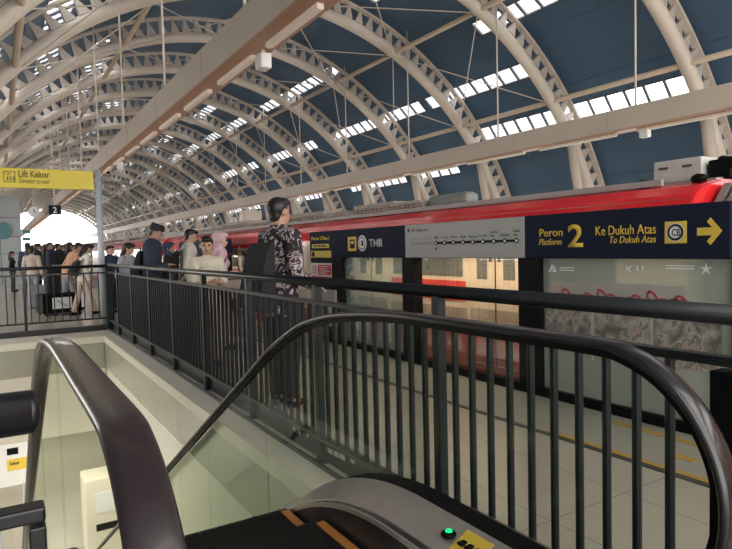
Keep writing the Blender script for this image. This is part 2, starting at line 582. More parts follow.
for th in (26, 43.2, 53.5, 69, 82, 91, 105, 116, 128):
    p0 = arch(th, OFF - .008, Y0R); p1 = arch(th, OFF - .008, Y1R)
    seam.bar(p0, p1, .03, .012, up=(math.cos(math.radians(th)), 0, math.sin(math.radians(th))))
struct(seam.build('ceiling_seams', 'roof'))
wn = 0
for r, strips in ROWS:
    up = arch(r, 1.0) - arch(r, 0.0)
    ca, cb = arch(r - HWR[r], OFF + .02), arch(r + HWR[r], OFF + .02)
    for (q0, q1) in strips:
        fr = MB(); gl = MB()
        y0, y1 = 0.0, (q1 - q0) * S
        for c in (ca, cb):
            fr.bar((c.x, y0, c.z), (c.x, y1, c.z), .05, .06, up=up)
        n = max(2, round((y1 - y0) / .62))
        for j in range(n + 1):
            yy = y0 + (y1 - y0) * j / n
            fr.bar((ca.x, yy, ca.z), (cb.x, yy, cb.z), .06, .06, up=up)
        gl.bar((((ca.x + cb.x) / 2), y0, (ca.z + cb.z) / 2), ((ca.x + cb.x) / 2, y1, (ca.z + cb.z) / 2), (ca - cb).length, .012, up=up)
        wn += 1
        e = bpy.data.objects.new('window_%d' % wn, None); C.objects.link(e)
        e.location = (0, YA + q0 * S, 0); struct(e)
        fr.build('frame', 'mullion', e); gl.build('glass', 'sky_glass', e)

# ribs: truss arches, one thing each
path = [arch(t) for t in [TH0 + (TH1 - TH0) * i / 70 for i in range(71)]]
bc = MB().tube(path, .17, 12, right=None)
bcm = bc.mesh('bottom_chord')
tcm = MB()
tcm.sweep([arch(t, .62) for t in [TH0 + (TH1 - TH0) * i / 70 for i in range(71)]], [(-.09, -.035), (.09, -.035), (.09, .035), (-.09, .035)], right=(0, 1, 0))
tcm = tcm.mesh('top_chord')
wb = MB()
NW = 62
for i in range(NW):
    t = TH0 + (TH1 - TH0) * (i + .5) / NW
    dt = (TH1 - TH0) / NW * .36
    a, b = arch(t - dt, .14), arch(t + dt, .14); c = arch(t, .60)
    tv = (b - a).normalized() * .02
    v = [(a.x, -.12, a.z), (b.x, -.12, b.z), (b.x, .12, b.z), (a.x, .12, a.z),
         (c.x - tv.x, -.03, c.z - tv.z), (c.x + tv.x, -.03, c.z + tv.z), (c.x + tv.x, .03, c.z + tv.z), (c.x - tv.x, .03, c.z - tv.z)]
    wb.add(v, [(3, 2, 1, 0), (4, 5, 6, 7), (0, 1, 5, 4), (1, 2, 6, 5), (2, 3, 7, 6), (3, 0, 4, 7)])
wbm = wb.mesh('web_plates')
lg = MB()
la = arch(34.5, -.05); lb = Vector((15.75, 0, 1.6))
lg.tube([la, lb], .15, 10)
lgm = lg.mesh('prop_leg')
for me in (bcm, tcm, lgm):
    me.materials.append(M['rib'])
for me in (bcm, lgm):
    for p in me.polygons: p.use_smooth = True
wbm.materials.append(M['rib_web'])
ARCHES = {}
ORD = ['nearest', 'second', 'third', 'fourth', 'fifth', 'sixth', 'seventh', 'eighth', 'ninth', 'tenth', 'eleventh', 'twelfth']
for k in range(K0, K1 + 1):
    if k < 0: lbl = 'cream steel truss roof arch overhead behind the right edge of the photo'; grp = 'roof arches out of frame'
    elif k < 12:
        lbl = 'cream steel truss roof arch, %s arch counted leftwards from the right edge' % ('rightmost' if k == 0 else ORD[k]); grp = 'roof arches'
    else: lbl = 'distant cream truss roof arch in the pale blur near the far end of the vault'; grp = 'distant roof arches'
    e = thing('roof_arch', lbl, 'roof arch', (0, YA + k * S, 0), 0, grp)
    ARCHES[k] = e
    for nm, me in (('bottom_chord', bcm), ('top_chord', tcm), ('web_plates', wbm), ('prop_leg', lgm)):
        o = bpy.data.objects.new(nm, me); C.objects.link(o); o.parent = e

# longitudinal pipes
for th, lbl in ((43.4, 'lower tan roof pipe running lengthwise just above the right hand cable beam'),
                (64.4, 'upper tan roof pipe running lengthwise high on the right of the vault'),
                (111.5, 'tan roof pipe running lengthwise high on the left of the vault'),
                (134.5, 'thick tan roof pipe crossing the top left corner of the photo')):
    p = arch(th, -.02)
    tag(MB().tube([(p.x, Y0R, p.z), (p.x, Y1R, p.z)], .075, 10).build('roof_pipe', 'pipe', smooth=True), lbl, 'pipe')
# thin cross bracing rods: one X-set per bay
br = MB()
for (t0, t1) in ((43.4, 64.4), (64.4, 88), (88, 111.5), (111.5, 134.5)):
    for (q0, q1) in ((t0, t1), (t1, t0)):
        a = arch(q0, -.1, 0); b = arch(q1, -.1, S)
        br.tube([a, b], .016, 6)
brm = br.mesh('bracing_rods'); brm.materials.append(M['rib'])
for k, e in ARCHES.items():
    if 0 < k < K1:
        o = bpy.data.objects.new('bracing_rods', brm); C.objects.link(o); o.parent = e


# cable beams with luminaires, hung by rods
def cable_beam(x0, x1, label, lamps):
    r = thing('cable_beam', label, 'beam', ((x0 + x1) / 2, 0, 3.8))
    w = (x1 - x0) / 2
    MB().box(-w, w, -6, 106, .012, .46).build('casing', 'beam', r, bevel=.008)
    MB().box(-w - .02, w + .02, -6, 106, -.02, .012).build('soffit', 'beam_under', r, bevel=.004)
    sm = MB()
    for i in range(40):
        sm.box(-w - .003, w + .003, -5.5 + 2.8 * i, -5.49 + 2.8 * i, .02, .463)
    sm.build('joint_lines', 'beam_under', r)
    for i, (a, b) in enumerate(lamps):
        MB().box(-.02, .06, a, b, -.085, -.022).build('luminaire', 'lamp_box', r, bevel=.012)
    xr = (x0 + x1) / 2
    t = math.degrees(math.acos((xr - XC) / RA))
    zt = arch(t).z
    DR = -.42 if x0 > 5 else -1.2
    for k in range(K0 + 1, K1 + 1):
        MB().tube([(0, YA + k * S + DR, .46), (0, YA + k * S + DR, zt - 3.8 + .75)], .022, 8).build('hanger_rod', 'rib', r, smooth=True)
        MB().box(-.06, .06, YA + k * S + DR - .06, YA + k * S + DR + .06, .455, .48).build('hanger_plate', 'rib', r)
    return r


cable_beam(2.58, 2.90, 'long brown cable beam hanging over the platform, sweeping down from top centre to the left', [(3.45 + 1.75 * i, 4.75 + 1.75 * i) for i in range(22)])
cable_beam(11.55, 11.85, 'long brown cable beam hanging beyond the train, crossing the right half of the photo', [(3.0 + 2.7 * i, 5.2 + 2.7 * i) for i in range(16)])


def speaker_box(px, py, X, label):
    p = at(px, py, X=X)
    r = thing('loudspeaker', label, 'loudspeaker', (X, p.y, 3.70 if X > 5 else 3.68))
    MB().box(-.07, .07, -.10, .10, -.13, .05).build('housing', 'white', r, bevel=.02)
    MB().box(-.02, .02, -.02, .02, .05, .1).build('bracket', 'rib', r)


speaker_box(263, 52, 2.80, 'white box loudspeaker under the left cable beam near the top of the photo')
speaker_box(120, 160, 2.80, 'small white box loudspeaker near the lower end of the left cable beam')
speaker_box(645, 128, 11.7, 'small white loudspeaker hanging under the right hand cable beam')
p = at(108, 168, X=2.8)
r = thing('dome_camera', 'small dark dome camera under the left cable beam above the yellow sign', 'camera', (2.8, p.y, 3.76))
MB().tube([(0, 0, -.04), (0, 0, .02)], .07, 14, right=(1, 0, 0)).build('base', 'white', r)
MB().ell((0, 0, -.04), (.06, .06, .06)).build('dome', 'black', r, smooth=True)

# ------------------------------------------------------------------ far left: lift block, clock, platform sign
e = MB().box(-1.2, 1.12, 35, 41, 0, 4.4)
e.build('lift_block', 'wallgrey'); tag(bpy.data.objects['lift_block'], 'pale grey clad lift block at the left edge of the photo', 'lift block')
sm = MB()
for z in (1.5, 2.35, 3.3): sm.box(-1.2, 1.125, 34.99, 35.0, z, z + .03)
for x in (.2,): sm.box(x, x + .03, 34.99, 35.0, 0, 4.4)
o = sm.build('panel_joints', 'mullion'); o.parent = bpy.data.objects['lift_block']
p = at(3, 231, Y=34.9)
tag(MB().tube([(p.x, 34.93, p.z), (p.x, 34.985, p.z)], .42, 24).build('round_sign', 'teal'), 'round dark teal sign on the grey lift block at the left edge', 'sign')


def clock(p, r_, label, ztop):
    r = thing('clock', label, 'clock', p)
    MB().tube([(0, -.04, 0), (0, .04, 0)], r_, 24).build('case', 'rib', r, smooth=False)
    MB().tube([(0, -.05, 0), (0, -.041, 0)], r_ * .9, 24).build('face', 'clockface', r)
    MB().box(-.012, .012, -.058, -.052, 0, r_ * .6).build('hand', 'black', r)
    MB().bar((0, -.055, 0), (r_ * .5, -.055, -r_ * .3), .02, .006).build('hand', 'black', r)
    MB().tube([(0, 0, r_), (0, 0, ztop - p[2])], .015, 6).build('hanger', 'rib', r)


p = at(34, 212, Y=25.0); clock((p.x, p.y, p.z), .19, 'round white clock hanging left of the navy platform number sign', 5.6)
p = at(233.4, 221.7, X=11.7); clock((p.x, p.y, p.z), .27, 'round white clock hanging beyond the train, left of the man in the printed shirt', 3.8)
p = at(55, 210, Y=24.5)
r = thing('platform_number_sign', 'small square navy sign with a white number 2 hanging before the bright opening', 'sign', (p.x, p.y, p.z))
MB().box(-.20, .20, -.04, .04, -.17, .17).build('panel', 'navy', r, bevel=.01)
MB().tube([(0, 0, .17), (0, 0, 3.4)], .015, 6).build('hanger', 'rib', r)
text_on('number', '2', r, 'sign_white', FACE_F, (p.x - .07, p.y - .041, p.z - .11), .13, .22, bold=.02)
for py in (232, 239):
    q = at(26.5, py, Y=33.0)
    tag(MB().box(q.x - .17, q.x + .17, 32.95, 33.03, q.z - .08, q.z + .08).build('wall_sign', 'teal', bevel=.01), 'small dark sign beside the grey lift block, the %s of two' % ('upper' if py == 232 else 'lower'), 'sign')

# hanging gantry wires at the far end
g = thing('sign_gantry', 'thin steel rail frame hanging across the bright far opening', 'gantry', (5.0, 60, 0))
for z in (3.6, 5.2): MB().tube([(-4.5, 0, z), (3.5, 0, z)], .04, 6).build('rail', 'rib', g)
for x in (-2.0, 1.2): MB().tube([(x, 0, 3.6), (x, 0, 9.0)], .04, 6).build('hanger', 'rib', g)

# ------------------------------------------------------------------ yellow lift sign on its post
r = thing('lift_sign', 'long yellow direction sign reading Lift Keluar on a tall pale post', 'sign', (1.60, 12.06, 0))
MB().tube([(.062, 0, 0), (.062, 0, 2.96)], .055, 18).build('post', 'pole', r, smooth=True)
MB().box(-2.9, -.02, -.05, .05, 2.59, 2.925).build('panel', 'lift_sign', r, bevel=.006)


def on_plane_Y(px, py, Y): return at(px, py, Y=Y)


def ybox(nm, s, parent, m, px0, py0, px1, py1, Y, **k):
    a = at(px0, py1, Y=Y); b = at(px1, py0, Y=Y)
    return text_on(nm, s, parent, m, FACE_F, (a.x, Y, a.z), b.x - a.x, max(.01, b.z - a.z), **k)


ybox('lettering', 'Lift Keluar', r, 'lift_ink', 18.6, 171.5, 49.5, 177.0, 12.005, bold=.02)
ybox('lettering', 'Elevator to exit', r, 'lift_ink', 19, 179.0, 49.5, 183.0, 12.005, italic=True)
a = at(3.5, 182, Y=12.005); b = at(15, 171.5, Y=12.005)
fr = MB()
for (x0, x1, z0, z1) in ((a.x, b.x, a.z, a.z + .012), (a.x, b.x, b.z - .012, b.z), (a.x, a.x + .012, a.z, b.z), (b.x - .012, b.x, a.z, b.z)):
    fr.box(x0, x1, 12.002, 12.008, z0, z1)
for i in range(3):
    xx = a.x + .05 + .045 * i
    fr.box(xx, xx + .025, 12.002, 12.008, a.z + .03, a.z + .075); fr.ell((xx + .0125, 12.005, a.z + .092), (.012, .003, .012), 8, 5)
fr.prism([(a.x + .05, b.z - .055), (a.x + .11, b.z - .055), (a.x + .08, b.z - .025)], 'y', 12.002, 12.008)
local(fr, r).build('lift_pictogram', 'lift_ink', r)


# ================================================================== RAILINGS
def round_bar(mb, x, y, z0, z1, rr):
    n = 10
    poly = [(x + rr * math.cos(2 * PI * i / n), y + rr * math.sin(2 * PI * i / n)) for i in range(n)]
    mb.prism(poly, 'z', z0, z1)


RX = 1.75
ra = thing('railing', 'long black metal railing with vertical bars along the right side of the escalator void', 'railing', (RX, 0, 0))
MB().tube([(0, .1, 1.204), (0, 11.9, 1.204)], .030, 16).build('top_rail', 'rail', ra, smooth=True)
MB().box(-.025, .025, .1, 11.9, 1.058, 1.086).build('middle_rail', 'rail', ra, bevel=.004)
MB().box(-.025, .025, .1, 11.9, .175, .205).build('bottom_rail', 'baluster', ra, bevel=.004)
posts = [.10] + [.96 + 1.2465 * i for i in range(9)]
MB().box(-.035, .035, .72, .935, .0, 1.045).build('end_panel', 'black', ra, bevel=.004)
for y in posts:
    if abs(y - .96) < .01: continue
    MB().box(-.024, .024, y - .024, y + .024, .03, 1.185).build('post', 'baluster', ra, bevel=.003)
    MB().box(-.045, .045, y - .06, y + .06, .002, .032).build('base_plate', 'plinth', ra)
bars = []
for a, b in zip(posts[:-1], posts[1:]):
    n = 11 if b - a > 1.1 else 8
    bars += [a + (b - a) * j / n for j in range(1, n)]
bme = MB(); round_bar(bme, 0, 0, .20, 1.062, .0155)
bme = bme.mesh('baluster'); bme.materials.append(M['baluster'])
for y in bars:
    o = bpy.data.objects.new('baluster', bme); C.objects.link(o); o.parent = ra; o.location = (0, y, 0)
# dark channel the railing stands on
pl = bpy.data.objects.new('plinth', None); C.objects.link(pl); pl.parent = ra; pl['label'] = 'low black plinth channel with white stickers'
MB().box(.022, .055, .4, 11.75, .002, .15).build('back_plate', 'plinth', pl)
MB().box(-.07, -.055, .4, 11.75, .032, .06).build('lip', 'plinth', pl)


stk_ = MB()
XS = RX + .0215
for (a0, a1, b0, b1) in ((293, 299, 427, 433), (295, 301, 430, 433), (306.5, 309, 432, 436), (317, 321, 440, 446), (321.5, 326.5, 445, 450), (328, 333, 449, 453.5), (334, 339, 452, 456.5), (340, 345, 455, 459), (350.5, 355, 458.5, 462.5)):
    q0 = at(a0, b0, X=XS); q1 = at(a1, b1, X=XS)
    zc = max(.03, min(.14, (q0.z + q1.z) / 2))
    stk_.box(XS - .002, XS, q1.y, q0.y, zc - .016, zc + .016)
stk_.v = [(x - RX, y, z) for x, y, z in stk_.v]
stk_.build('white_sticker', 'sign_white', pl)


# far railing across the end of the void
rf = thing('railing', 'black metal railing with thin bars across the far end of the escalator void', 'railing', (1.75, 11.9, 0))
MB().tube([(-3.4, 0, 1.19), (0, 0, 1.19)], .030, 14).build('top_rail', 'rail', rf, smooth=True)
MB().box(-3.4, 0, -.02, .02, 1.055, 1.083).build('middle_rail', 'rail', rf)
MB().box(-3.4, 0, -.02, .02, .22, .25).build('bottom_rail', 'rail', rf)
MB().box(-3.4, -.09, -.05, .05, .002, .11).build('base_channel', 'plinth', rf)
for x in (-3.3, -2.33, -1.36):
    MB().box(x - .024, x + .024, -.024, .024, .03, 1.17).build('post', 'rail', rf)
MB().box(-.06, .06, -.06, .06, .0, 1.20).build('corner_post', 'rail', rf, bevel=.006)
bme2 = MB(); round_bar(bme2, 0, 0, .24, 1.06, .009)
bme2 = bme2.mesh('baluster'); bme2.materials.append(M['rail'])
for i in range(28):
    x = -.06 - .121 * (i + 1)
    if min(abs(x - q) for q in (-3.3, -2.33, -1.36)) < .04: continue
    o = bpy.data.objects.new('baluster', bme2); C.objects.link(o); o.parent = rf; o.location = (x, 0, 0)

# near-left stub of railing
rn = thing('railing', 'short dark grey tube railing end at the lower left edge of the photo', 'railing', (0.03, .975, 0))
MB().tube([(-1.6, 0, 1.197), (0.003, 0, 1.197)], .031, 18).build('top_rail', 'rail', rn, smooth=True)
MB().ell((0.003, 0, 1.197), (.012, .031, .031)).build('end_cap', 'rail', rn, smooth=True)
MB().box(-1.6, .014, -.018, .018, 1.040, 1.062).build('middle_rail', 'rail', rn, bevel=.004)
MB().box(-1.6, .0, -.025, .025, .175, .205).build('bottom_rail', 'rail', rn)
for x in (-1.55, .003):
    MB().box(x - .011, x + .011, -.018, .018, .0, 1.034).build('post', 'rail', rn, bevel=.003)
for i in range(12):
    x = -.012 - .115 * (i + 1)
    b = MB(); round_bar(b, x, 0, .20, 1.04, .0155); b.build('baluster', 'baluster', rn)

# ================================================================== ESCALATOR
es = thing('escalator', 'escalator going down beside the railing with glass sides and black rubber handrails', 'escalator', (.7975, 1.0, 0))
ex = .7975
TOPZ = 1.135


def hand_path():
    pts = []
    cy, cz, R_ = 1.09, .775, .36
    for i in range(13):
        a = math.radians(262 - 14.3 * i)           # from the bottom of the newel round its nose to the top
        pts.append((cy + R_ * math.cos(a), cz + R_ * math.sin(a)))
    pts += [(1.4, 1.135), (1.7, 1.135), (2.0, 1.133), (2.2, 1.124), (2.4, 1.108), (2.6, 1.085), (2.8, 1.048), (3.0, 0.995), (3.2, .915), (3.45, .80), (3.86, .572)]
    y, z = 3.86, .572
    while z > -4.3:
        y += .6; z -= .6 * .565
        pts.append((y, z))
    return pts


def catmull(P, n=4):
    out = []
    for i in range(len(P) - 1):
        p0, p1, p2, p3 = P[max(0, i - 1)], P[i], P[i + 1], P[min(len(P) - 1, i + 2)]
        for j in range(n):
            t = j / n
            out.append(tuple(.5 * (2 * b + (c_ - a) * t + (2 * a - 5 * b + 4 * c_ - d) * t * t + (3 * b - a - 3 * c_ + d) * t ** 3) for a, b, c_, d in zip(p0, p1, p2, p3)))
    return out + [P[-1]]


HP0 = hand_path()
HP = catmull(HP0)
prof = []
for i in range(16):
    a = 2 * PI * i / 16
    prof.append((.040 * math.copysign(abs(math.cos(a)) ** .7, math.cos(a)), .015 * math.copysign(abs(math.sin(a)) ** .8, math.sin(a))))
for sgn, x, m in ((1, 1.43, 'rubber'), (-1, .165, 'rubber_worn')):
    mb = MB().sweep([(x, y, z) for y, z in HP], prof, right=(1, 0, 0))
    h = local(mb, es).build('handrail', m, es, smooth=True)
    h['label'] = 'right handrail' if sgn > 0 else 'left handrail with a worn brownish top'
    g = MB().sweep([(x, y, z) for y, z in HP], [(-.014, -.035), (.014, -.035), (.014, -.012), (-.014, -.012)], right=(1, 0, 0))
    local(g, es).build('handrail_guide', 'dark_steel' if sgn < 0 else 'black', es)


def deck_z(y):
    """height of the inner decking's upper edge along the run (rounded where it tips over)"""
    def raw(t):
        return .43 if t < 2.33 else .43 - (t - 2.33) * .585
    w = .55
    return sum(raw(y + w * (i / 8.0 - 1.0) * .8) for i in range(17)) / 17.0 if 1.5 < y < 3.4 else raw(y)


DY = [.72 + .1 * i for i in range(40)] + [4.8 + .5 * i for i in range(12)]


def strip(x0, x1, dz0, dz1, thick, y0=.72, extra=0.0):
    mb = MB()
    ys = [y for y in DY if y >= y0]
    for y in ys:
        z = deck_z(y) + extra
        mb.v += [(x0, y, z + dz0), (x1, y, z + dz1), (x1, y, z + dz1 - thick), (x0, y, z + dz0 - thick)]
    n = len(ys)
    for i in range(n - 1):
        for k in range(4):
            m_ = (k + 1) % 4
            mb.f.append((4 * i + k, 4 * i + m_, 4 * i + 4 + m_, 4 * i + 4 + k))
    mb.f += [(3, 2, 1, 0), tuple(4 * n - 4 + k for k in range(4))]
    return mb


# glass panels
HPf = [p for p in HP if p[1] > .6 or p[0] > 1.5]


def rail_z(y):
    pts = HP0[10:]
    for (a, za), (b, zb) in zip(pts[:-1], pts[1:]):
        if a <= y <= b: return za + (zb - za) * (y - a) / (b - a)
    return HP0[10][1]


edges = [1.02, 2.35, 3.6, 4.9, 6.2, 7.5, 8.8]
for sgn in (1, -1):
    xg = 1.43 if sgn > 0 else .165
    for a, b in zip(edges[:-1], edges[1:]):
        n = 10
        top = []; bot = []
        for i in range(n + 1):
            y = a + .004 + (b - a - .008) * i / n
            top.append((y, (rail_z(y) if y > 1.09 else 1.13) - .03)); bot.append((y, deck_z(y) - .02))
        if a == edges[0]:
            nose = [(1.09 + .335 * math.cos(math.radians(q)), .775 + .335 * math.sin(math.radians(q))) for q in (245, 225, 205, 185, 165, 145, 125, 105)]
            top = nose + top[1:]; bot = bot
        mb = MB().prism(top + bot[::-1], 'x', xg - .005, xg + .005)
        local(mb, es).build('glass_panel', 'bal_glass', es)


def mir(mb):
    m2 = MB(); m2.v = [(2 * ex - x, y, z) for x, y, z in mb.v]; m2.f = [tuple(reversed(f)) for f in mb.f]
    return m2


def both(nm, mb, m, **k):
    sm_ = k.pop('smooth', False)
    for q in (mb, mir(mb)):
        o = local(q, es).build(nm, m, es, smooth=sm_, **k)
        if sm_:
            e_ = o.modifiers.new('split', 'EDGE_SPLIT'); e_.split_angle = math.radians(35)


both('inner_deck', strip(1.25, 1.385, -.068, 0.0, .012, 1.0), 'steel', smooth=True)
both('glass_clamp', strip(1.387, 1.475, .002, .002, .03, .9), 'black')
both('outer_deck', strip(1.477, 1.722, -.02, -.155, .012, .8), 'dark_steel')
both('skirt', strip(1.225, 1.249, -.075, -.075, .42, 1.2), 'skirt')
both('skirt_edge', strip(1.219, 1.226, -.078, -.075, .02, 1.2), 'steel')
both('outer_cladding', strip(1.46, 1.479, -.03, -.03, .9, 1.36), 'cream')
# newel front cheek under the nose
for xx in (1.43, 2 * ex - 1.43):
    pf = MB().box(xx - .10, xx + .10, .72, 1.0, .0, .40)
    local(pf, es).build('newel_base', 'dark_steel', es, bevel=.02)
# floor plate and steps
local(MB().box(.37, 1.225, -1.2, 1.87, .15, .19), es).build('floor_plate', 'dark_steel', es)
local(MB().box(.37, 1.225, 1.87, 2.0, .15, .195), es).build('comb_plate', 'steel', es)
zz = .19; y = 2.0
drops = [0, .095, .195] + [.23] * 20
for i, dr in enumerate(drops):
    zz -= dr
    if zz < -5.0: break
    st = MB()
    n = 75
    for j in range(n):
        x0 = .385 + (1.21 - .385) * j / n
        st.box(x0, x0 + .006, y, y + .40, zz - .012, zz)
    st.box(.385, 1.21, y, y + .40, zz - .05, zz - .010)
    st.box(.385, 1.21, y + .36, y + .40, zz - .25, zz - .01)
    so = local(st, es).build('step', 'step', es)
    yl = MB().box(1.165, 1.205, y + .02, y + .37, zz - .002, zz + .004)
    yo = local(yl, es).build('demarcation_line', 'orange', so)
    y += .40
# truss underside
local(MB().prism([(-1.2, .1), (2.1, .1), (3.4, -.45), (11.0, -4.8), (11.0, -5.2), (9.6, -5.2), (2.0, -.85), (-1.2, -.85)], 'x', .30, 1.30), es).build('truss_casing', 'wallgrey', es)
# green direction light and yellow sticker on the right decking
q = at(447.5, 542, X=1.31)
zq = deck_z(q.y) - .03
lp = MB().ell((1.317, q.y, deck_z(q.y) - .03), (.030, .030, .012), 16, 8)
lo = local(lp, es).build('indicator_bezel', 'black', es, smooth=True)
lg2 = MB().ell((1.317, q.y, deck_z(q.y) - .019), (.013, .013, .008), 12, 6)
lo2 = local(lg2, es).build('indicator_light', 'green_led', lo, smooth=True); lo2['label'] = 'green lit direction light'
stk = MB()
yk = q.y - .045
stk.add([(1.27, yk, deck_z(yk) - .056), (1.365, yk, deck_z(yk) - .008), (1.365, yk - .13, deck_z(yk - .13) - .008), (1.27, yk - .13, deck_z(yk - .13) - .056)], [(0, 1, 2, 3)])
b = local(stk, es).build('warning_sticker', 'sign_yellow', es)
md = b.modifiers.new('solid', 'SOLIDIFY'); md.thickness = .002
stk2 = MB(); 
for i in range(3):
    a0 = yk - .02 - .035 * i
    stk2.box(1.30, 1.335, a0 - .022, a0, deck_z(a0) - .034, deck_z(a0) - .026)
local(stk2, es).build('sticker_print', 'black', b).location = (0, 0, 0)

# concourse things seen through the glass below
YS = 14.6
a = at(-8, 490, Y=YS); b = at(27, 438, Y=YS)
r = thing('exit_sign', 'small white and yellow exit notice below, seen under the grey tube railing', 'sign', (a.x, YS, -5.2))
local(MB().box(a.x, b.x, YS, YS + .05, a.z, b.z), r).build('panel', 'sign_white', r)
def sgn(nm, m, px0, py0, px1, py1):
    a_ = at(px0, py1, Y=YS); b_ = at(px1, py0, Y=YS)
    return local(MB().box(a_.x, b_.x, YS - .012, YS, a_.z, b_.z), r).build(nm, m, r)
sgn('yellow_field', 'sign_yellow', 7.6, 456.5, 27, 471.5)
sgn('black_field', 'black', 7, 447, 18, 455.5)
ybox('lettering', 'Keluar', r, 'black', 10, 460.5, 19.5, 465.5, YS - .013, bold=.02)
for x in (a.x + .1, b.x - .1):
    MB().tube([(x - a.x, .025, 0), (x - a.x, .025, a.z + 5.25)], .03, 8).build('leg', 'pole', r)
r = thing('ticket_machine', 'cream box shaped machine standing on the concourse below the void', 'machine', (1.9, 14.5, -5.2))
MB().box(-.5, .5, -.4, .4, 0, 1.7).build('cabinet', 'cream', r, bevel=.03)
MB().box(-.3, .3, -.42, -.4, .95, 1.4).build('screen', 'sign_white', r)
MB().box(-.3, .3, -.41, -.39, .55, .7).build('tray', 'black', r)
r = thing('concourse_gate', 'pale low barrier cabinet on the concourse under the left handrail', 'barrier', (2.6, 12.4, -5.2))
MB().box(-.15, .15, -.9, .9, 0, 1.0).build('cabinet', 'white', r, bevel=.05)
MB().box(-.02, .02, -.3, .3, .4, .95).build('flap', 'sign_yellow', r)

# ================================================================== PLATFORM SCREEN DOORS
DX = 4.2


def Yp(px, X=DX, py=258): return at(px, py, X=X).y


ZB, ZT = 1.278, 1.672
ps = thing('platform_screen_door', 'glass platform screen with black posts under the navy Ke Dukuh Atas header', 'screen door', (DX, 0, 0))
yR, yL = Yp(731), Yp(310)
hd = MB().box(0, .16, yR, yL, ZB, ZT)
hd.build('header', 'navy', ps, bevel=.012)
wl, wr = Yp(406), Yp(525)
MB().box(-.006, .0, wr, wl, ZB + .005, ZT - .004).build('line_map_panel', 'mapgrey', ps)
MB().box(.02, .12, yR, yL, 0.006, .085).build('sill', 'black', ps)
for (a, b) in ((336, 340.5), (401, 412), (517, 538)):
    y1, y0 = Yp(a), Yp(b)
    mid = (y0 + y1) / 2
    MB().box(.01, .15, y0, y1, .085, ZB).build('post', 'black', ps, bevel=.004)
MB().box(.03, .13, yR - .05, yR, .01, ZB).build('post', 'black', ps)
MB().box(.07, .08, Yp(401), Yp(340.5), .085, ZB).build('glass_panel', 'psd_glass', ps)
MB().box(.07, .08, yR, Yp(538), .085, ZB).build('glass_panel', 'frost_glass', ps)
m_ = Yp(443)
MB().box(.09, .10, m_, Yp(412), .085, ZB).build('door_leaf', 'door_glass', ps)
MB().box(.09, .10, Yp(517), m_ - .01, .085, ZB).build('door_leaf', 'door_glass', ps)
# end cabinet with notices
MB().box(.02, .15, Yp(336), yL, .085, ZB).build('end_panel', 'black', ps)
MB().box(-.01, .02, Yp(335), yL - .02, .25, .80).build('equipment_box', 'train_roof', ps, bevel=.01)


def lbox(nm, m, px0, py0, px1, py1, X, d, parent, bevel=0.0):
    """flat plate on the platform face of the screen, given by its picture corners"""
    pc = (px0 + px1) / 2
    y1, y0 = at(px0, py0, X=X).y, at(px1, py0, X=X).y
    zt, zb = at(pc, py0, X=X).z, at(pc, py1, X=X).z
    return local(MB().box(X - d, X, y0, y1, zb, zt), parent).build(nm, m, parent, bevel=bevel)


def ltext(nm, s, m, px0, py0, px1, py1, X, parent, **k):
    pc = (px0 + px1) / 2
    y1, y0 = at(px0, py0, X=X).y, at(px1, py0, X=X).y
    zt, zb = at(pc, py0, X=X).z, at(pc, py1, X=X).z
    return text_on(nm, s, parent, m, FACE_L, (X, y1, zb), y1 - y0, zt - zb, **k)


# header lettering
ltext('lettering', 'Peron', 'sign_yellow', 539.4, 228.6, 562.6, 236.4, DX, ps, bold=.004)
ltext('lettering', 'Platform', 'sign_yellow', 539, 238.6, 561.6, 245, DX, ps, italic=True)
ltext('number', '2', 'sign_yellow', 567.8, 224.2, 582.9, 247.2, DX, ps, bold=.02)
ltext('lettering', 'Ke Dukuh Atas', 'sign_yellow', 595.7, 225, 656, 234.6, DX, ps, bold=.004)
ltext('lettering', 'To Dukuh Atas', 'sign_yellow', 609.9, 235.8, 656, 242.9, DX, ps, italic=True)
lbox('line_badge', 'sign_yellow', 665, 221.3, 687, 243.3, DX, .006, ps, .002)


def disc(nm, m, px, py, rpx, X, d0, d1, parent, n=24):
    c = at(px, py, X=X); e = at(px, py - rpx, X=X)
    rr = e.z - c.z
    poly = [(c.y + rr * math.cos(2 * PI * i / n), c.z + rr * math.sin(2 * PI * i / n)) for i in range(n)]
    return local(MB().prism(poly, 'x', X - d1, X - d0), parent).build(nm, m, parent)


disc('badge_ring', 'sign_white', 676, 232.3, 9.2, DX, .006, .008, ps)
disc('badge_ring', 'navy', 676, 232.3, 8.4, DX, .008, .010, ps)
disc('badge_ring', 'sign_white', 676, 232.3, 6.0, DX, .010, .012, ps)
ltext('badge_letters', 'CB', 'navy', 671.8, 228.8, 680.4, 236, DX - .012, ps, bold=.01, depth=.002)
# arrow
a = at(697.4, 232, X=DX); b = at(722.3, 231, X=DX); cz = at(710, 231.3, X=DX).z
ar = MB()
t = .027; hw = .093; tip = b.y
dgl = t * 1.414
poly = [(a.y, cz - t), (a.y, cz + t), (tip + dgl + t, cz + t), (tip + hw - .0 + t * .3, cz + hw - t * .9), (tip + hw - t * .6, cz + hw), (tip, cz),
        (tip + hw - t * .6, cz - hw), (tip + hw + t * .3, cz - hw + t * .9), (tip + dgl + t, cz - t)]
ar.prism(poly, 'x', DX - .006, DX)
local(ar, ps).build('arrow', 'sign_yellow', ps)
